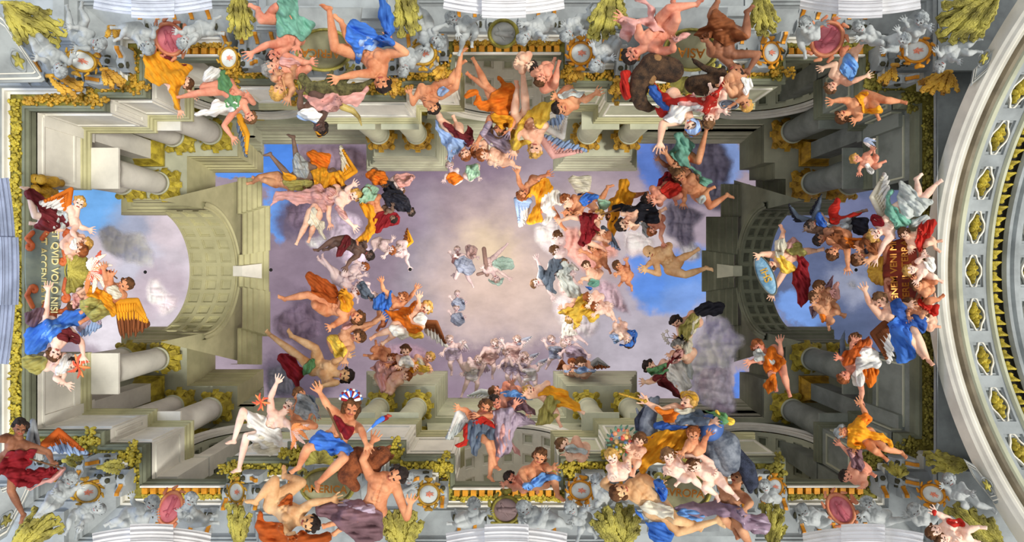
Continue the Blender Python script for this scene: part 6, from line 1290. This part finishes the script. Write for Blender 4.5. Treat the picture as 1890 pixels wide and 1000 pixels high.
# ================================================================ ANIMALS AND HELD THINGS
def caps_thing(name, tile, Z, groups, label, cat, vox=1.1):
    """groups: (part name, material, [(x,y,q,r, x,y,q,r)...]) in tile units"""
    allp = [T(tile, (c[0], c[1])) for g in groups for c in g[2]]; cen = np.mean(allp, axis=0); fr = Frame(cen[0], cen[1], Z); t = empty(name, fr.C); tag(t, label, cat)
    for g in groups:
        cp = [((*T(tile,(c[0],c[1])), c[2]*ZK), c[3]*ZK, (*T(tile,(c[4],c[5])), c[6]*ZK), c[7]*ZK) for c in g[2]]
        caps_obj(g[0], fr, cp, g[1], t, vox=vox if len(cp) > 1 else None, n=16)
    return fr, t
DAP = mat('dapple_grey_coat',(128,134,144),.6,rgb2=(70,78,92),scale=4)
BRNF = mat('dark_brown_fur',(96,72,52),.85,rgb2=(48,38,32),scale=5,bump=.7)
PUMA = mat('rust_fur',(150,84,48),.8,rgb2=(90,48,30),scale=4,bump=.5)
CROC = mat('reptile_skin',(132,128,82),.6,rgb2=(70,66,44),scale=7,bump=.8)
MANE = mat('dark_blue_mane',(52,58,76),.8,var=.3,scale=5,bump=.6)
caps_thing('horse','K',15.9,[('body',DAP,[(755,440,0,60,750,350,5,48),(750,350,5,48,770,285,10,38),(770,285,12,34,790,240,16,26),(790,240,16,24,805,220,14,14),(785,245,10,18,770,222,8,11),(700,300,0,10,690,275,0,5),(745,265,5,11,735,245,5,5),
   (1100,430,0,70,1170,480,10,85),(1170,480,10,85,1200,560,0,70),(1100,480,10,60,1110,560,10,50),(1110,560,10,40,1180,620,0,28)]),('mane',MANE,[(715,420,0,28,700,340,5,22),(700,340,5,22,735,280,8,14)]),('tail',MANE,[(1230,520,5,38,1290,600,5,48),(1290,600,5,48,1320,680,0,36),(1300,660,0,40,1310,725,0,14)]),('nostril',mat('eye_dark',(60,40,34)),[(800,226,26,5,803,224,26,4)])],
 'rearing dapple grey horse with dark tail under the crowned woman, lower right group','horse')
caps_thing('camel','C',16.1,[('body',BRNF,[(880,380,-10,70,780,360,0,75),(780,360,0,70,720,420,5,62),(720,420,5,60,695,500,8,52),(695,500,8,46,715,560,10,40),(715,560,10,40,755,585,8,26),(690,540,0,12,655,548,0,6),(760,590,8,20,785,585,8,12)]),('eye',mat('eye_dark',(60,40,34)),[(708,574,48,6,712,576,48,6)]),('hump_fur',mat('tan_fur',(150,112,72),.85,bump=.6),[(800,330,30,35,770,440,30,22)])],
 'dark brown camel lowering its head, upper right group','camel')
caps_thing('bear','C',16.2,[('body',BRNF,[(1000,460,0,50,1110,450,0,55),(1110,450,0,45,1150,400,5,34),(1150,400,5,26,1060,370,10,18),(1060,370,10,18,1010,335,10,14),(1010,335,10,12,995,320,8,6),(1030,490,0,30,1090,500,0,26)])],'shaggy dark animal stretching a leg over the shell, upper right group','animal')
caps_thing('puma','J',16.0,[('body',PUMA,[(560,540,0,60,500,640,0,52),(500,640,0,40,545,700,5,30),(540,560,-5,60,640,590,-5,50),(660,560,5,45,690,530,14,52),(690,530,14,50,650,510,22,28),(650,510,22,24,635,530,24,16),(715,495,10,14,735,480,10,8),(740,540,10,14,752,530,10,7)]),('eye',mat('eye_dark',(60,40,34)),[(672,492,62,7,676,492,62,7)])],'rust-brown big cat snarling behind the feather-crowned woman, lower left group','animal')
caps_thing('crocodile','B',15.9,[('body',CROC,[(260,420,0,26,300,480,5,34),(300,480,5,34,400,480,10,44),(400,480,10,44,500,490,10,38),(500,490,10,34,580,470,10,24),(580,470,10,20,645,430,8,9),(400,440,0,22,420,390,0,10),(470,440,0,30,520,390,0,20)])],'olive crocodile under the dark-skinned woman, upper left group','crocodile')
caps_thing('tusk','B',15.7,[('horn',mat('ivory_horn',(190,170,100),.4,rgb2=(110,90,40)),[(478,580,10,20,530,600,10,17),(530,600,10,17,565,635,8,11),(565,635,8,11,580,680,5,4)])],'curved yellow tusk in the dark-skinned woman\'s hand, upper left group','tusk',vox=.7)
# globe, dish, shield, cross
fr = Frame(*T('K',(1090,380)), 15.5); o = empty('globe', fr.C); tag(o, 'large blue globe under the crowned woman\'s hand, lower right group', 'globe')
V=[];Fc=[];cap_mesh(V,Fc,(*T('K',(1090,380)),8),75*ZK,(*T('K',(1091,381)),8),75*ZK,n=40)
uvp=[];R_=75*ZK;cc=T('K',(1090,380));V=[];Fc=[]
for j in range(21):
    for i in range(40): a=pi*j/20; b=2*pi*i/40; V.append((cc[0]+R_*sin(a)*cos(b),cc[1]+R_*cos(a),8+R_*sin(a)*sin(b)))
Fc=[(j*40+i,j*40+(i+1)%40,(j+1)*40+(i+1)%40,(j+1)*40+i) for j in range(20) for i in range(40)]
mesh_obj('ball',fr.pts(V),Fc,mat('globe_blue',(70,104,168),.35,rgb2=(48,76,134),scale=1,spec=.5),o,smooth=True)
fr = Frame(*T('C',(1190,570)), 15.5); o = empty('dish', fr.C); tag(o, 'chased silver dish held by the two children, upper right group', 'dish')
dome('plate_rim',fr,T('C',(1192,568)),58*ZK,28*ZK,5,4,2,mat('silver',(150,158,170),.3,.8,scale=6),o,inner=.7); dome('bowl',fr,T('C',(1192,568)),42*ZK,20*ZK,5,3,1,mat('silver_dark',(110,118,132),.35,.8,scale=9,bump=.6),o)
fr = Frame(1413,508,19.6); o = empty('painted_shield', fr.C); tag(o, 'tilted oval blue shield with gold letters IHS held at the right end', 'shield')
dome('face',fr,(1413,508),38,14,66,5,2,mat('shield_blue',(150,186,206),.5,rgb2=(96,140,170),scale=4),o); dome('rim',fr,(1413,508),41,16,66,3,1,mat('shield_rim',(110,110,100),.5),o,inner=.88)
text('IHS',1413,508,fr.C[2],19,66,GOLD,o,q=.2)
caps_thing('wooden_cross','F',33.6,[('upright',mat('cross_wood',(152,122,114),.8),[(1245,380,5,12,1262,520,5,12)]),('crossbar',mat('cross_wood',(152,122,114),.8),[(1212,518,8,9,1310,490,8,9)])],'small dark wooden cross carried at the centre of the sky','cross',vox=None)
def stick(tile, Z, a, b, r, m, nm, label, cat, q=14, tip=None):
    pa, pb = T(tile,a), T(tile,b); cen=(pa+pb)/2; fr = Frame(cen[0],cen[1],Z); t = empty(nm, fr.C); tag(t, label, cat)
    caps_obj('shaft', fr, [((*pa,q), r*ZK, (*pb,q), r*ZK)], m, t, n=10)
    if tip: caps_obj('head', fr, [((*pa,q), r*2.2*ZK, (*(pa+(pa-pb)*.06),q), r*.4*ZK)], tip, t, n=10)
WOOD = mat('dark_wood',(96,66,40),.6)
stick('J',15.4,(335,140),(472,440),6,WOOD,'spear','long dark spear held by the feather-crowned woman, lower left group','spear',tip=WOOD)
stick('B',15.6,(138,370),(180,545),5,mat('pale_wood',(190,140,96),.6),'spear','short spear held by the blond child, upper left group','spear',tip=mat('silver',(150,158,170),.3,.8))
stick('K',15.4,(740,236),(600,195),6,GOLD,'sceptre','gold sceptre held out over the grey horse, lower right group','sceptre',tip=GOLD)
stick('G',25.6,(600,160),(500,195),5,WOOD,'staff','short dark staff by the black-robed man','staff',q=6)
stick('I',15.9,(165,550),(340,600),5,WOOD,'arrow','dark arrow carried by the crimson-clad angel, bottom left corner','arrow')
def flame(tile, Z, c, r, cols, label, n=9, d=0, spread=2.2):
    cc = T(tile, c); r *= ZK; fr = Frame(cc[0], cc[1], Z); t = empty('flame', fr.C); tag(t, label, 'flame')
    for k in range(n):
        a = radians(d)+(-spread+2*spread*k/(n-1))*.5; L_ = r*(.7+.5*abs(sin(k*2.1)));
        frond('tongue', fr, [cc, cc+np.array((cos(a),sin(a)))*L_*.5+np.array((-sin(a),cos(a)))*r*.12*(1 if k%2 else -1), cc+np.array((cos(a+.15),sin(a+.15)))*L_], r*.12, cols[k%len(cols)], t, q=2+k%3)
FR=[mat('flame_red',(214,96,70),.7),mat('flame_orange',(236,150,90),.7),mat('flame_white',(244,226,214),.7)]
flame('E',18.0,(490,500),110,[FR[2],FR[0],FR[2],FR[1]],'white and red fire bursting from the left end shell',n=13,d=10,spread=3.4)
flame('J',17.6,(35,240),45,[FR[0],FR[1]],'small orange flame beside the pale seated man, lower left',n=11,spread=6)
flame('J',17.4,(200,395),90,[FR[1],mat('flame_pale',(236,200,190),.7)],'pale pinkish flame beside the pale seated man\'s knee, lower left',n=9,d=20)
flame('I',17.8,(425,45),60,[FR[0],FR[1]],'orange fire held at the lower left corner',n=11,spread=5)
flame('D',18.2,(540,770),60,[mat('smoke_blue',(170,184,210),.9),FR[2]],'bluish flame carried by the small blond child, right side',n=7,d=0,spread=1.2)
# flowering twig
fr = Frame(*T('G',(860,855)), 26.6); o = empty('flower_twig', fr.C); tag(o, 'flowering lily twig in the kneeling man\'s hand, lower right', 'flowers')
tw = MB()
caps_obj('stem', fr, [((*T('G',(895,865)),3),.8,(*T('G',(845,860)),3),.5),((*T('G',(870,862)),3),.5,(*T('G',(855,830)),3),.3),((*T('G',(860,862)),3),.5,(*T('G',(862,890)),3),.3)], mat('stem_green',(110,112,70)), o, n=6)
for (x,y) in ((842,862),(855,828),(862,890),(835,845),(850,875)): dome('blossom', fr, T('G',(x,y)), 3.5, 3.5, x, 1.5, 3, mat('petal_white',(214,206,196),.7), o, lobes=5, la=.3, n=20, rn=4)
# feather crown
cc = T('J',(522,232)); fr = Frame(cc[0], cc[1], 15.5); o = empty('feather_crown', fr.C); tag(o, 'red, white and blue feather crown on the woman\'s head, lower left group', 'crown')
FCm = [cloth('crim'), cloth('wht'), cloth('blu')]
for k in range(11):
    a = radians(190+16*k); c0 = cc+np.array((cos(a),sin(a)))*9; c1 = cc+np.array((cos(a),sin(a)))*19
    caps_obj('feather', fr, [((*c0,14),3.2,(*(c0*.4+c1*.6),15),3.6)], FCm[k%3], o, n=10); caps_obj('feather_tip', fr, [((*c1,14),2.6,(*(c1+(c1-c0)*.1),14),2.4)], FCm[(k+1)%3], o, n=10)
# parrot
caps_thing('parrot','J',15.5,[('body',cloth('crim'),[(715,325,5,14,690,335,5,16)]),('head',mat('parrot_head',(170,70,50)),[(725,315,8,11,742,316,8,4)]),('wing_feathers',cloth('blu'),[(695,330,14,14,665,350,10,12),(665,350,10,10,640,375,6,7)]),('tail',cloth('pale'),[(660,355,4,9,610,402,2,4)])],'red and blue parrot with long tail, right of the feather-crowned woman','parrot',vox=.8)
# fruit bouquet
cc = T('K',(620,450)); fr = Frame(cc[0], cc[1], 15.5); o = empty('fruit_bouquet', fr.C); tag(o, 'round bouquet of peaches, plums and leaves, lower right group', 'fruit'); rb = random.Random(5)
fm = [mat('peach',(226,150,110),.5),mat('plum_blue',(96,126,160),.5),mat('pear_green',(166,176,96),.5),mat('apricot',(232,186,120),.5),mat('apple_red',(196,84,70),.5)]
for k in range(30):
    a = rb.uniform(0,6.28); d = rb.uniform(0,1)**.5*26; p = cc+np.array((cos(a)*d, sin(a)*d*.8)); r = rb.uniform(3,5); q = 8-d*.25+rb.uniform(0,2)
    caps_obj('fruit', fr, [((*p,q),r,(*(p+.2),q),r)], fm[k%5], o, n=12)
for k in range(18):
    a = 2*pi*k/18; p = cc+np.array((cos(a)*24, sin(a)*20)); frond('leaf', fr, [p, p+np.array((cos(a),sin(a)))*5, p+np.array((cos(a+.3),sin(a+.3)))*10], 2, mat('leaf_teal',(96,134,112),.7), o, q=2)
# wooden stick and heart
caps_thing('torch','E',18.0,[('stick',WOOD,[(555,478,8,5,635,540,8,4)])],'thin stick held in the fire by the brown-winged youth, left end','torch',vox=None)
caps_thing('heart','L',15.2,[('heart',cloth('red'),[(925,838,20,14,926,850,20,9)])],'red heart held up by the rosy child, bottom right corner','heart',vox=None)
# iron hooks: the small dark holes in the vault
for (x,y,lb) in ((268,502,'at the left end'),(500,498,'on the left end wall of the opening'),(757,497,'left of the centre'),(1580,498,'at the right end')):
    fr = Frame(x,y,24 if x > 300 and x < 1500 else 19.5); o = dome('lamp_hook', fr, (x,y), 3.2, 3.2, 0, 2, 0, mat('black_iron',(12,12,12),.6), None, n=16, rn=4); tag(o, 'small black round hook hanging '+lb, 'hook')
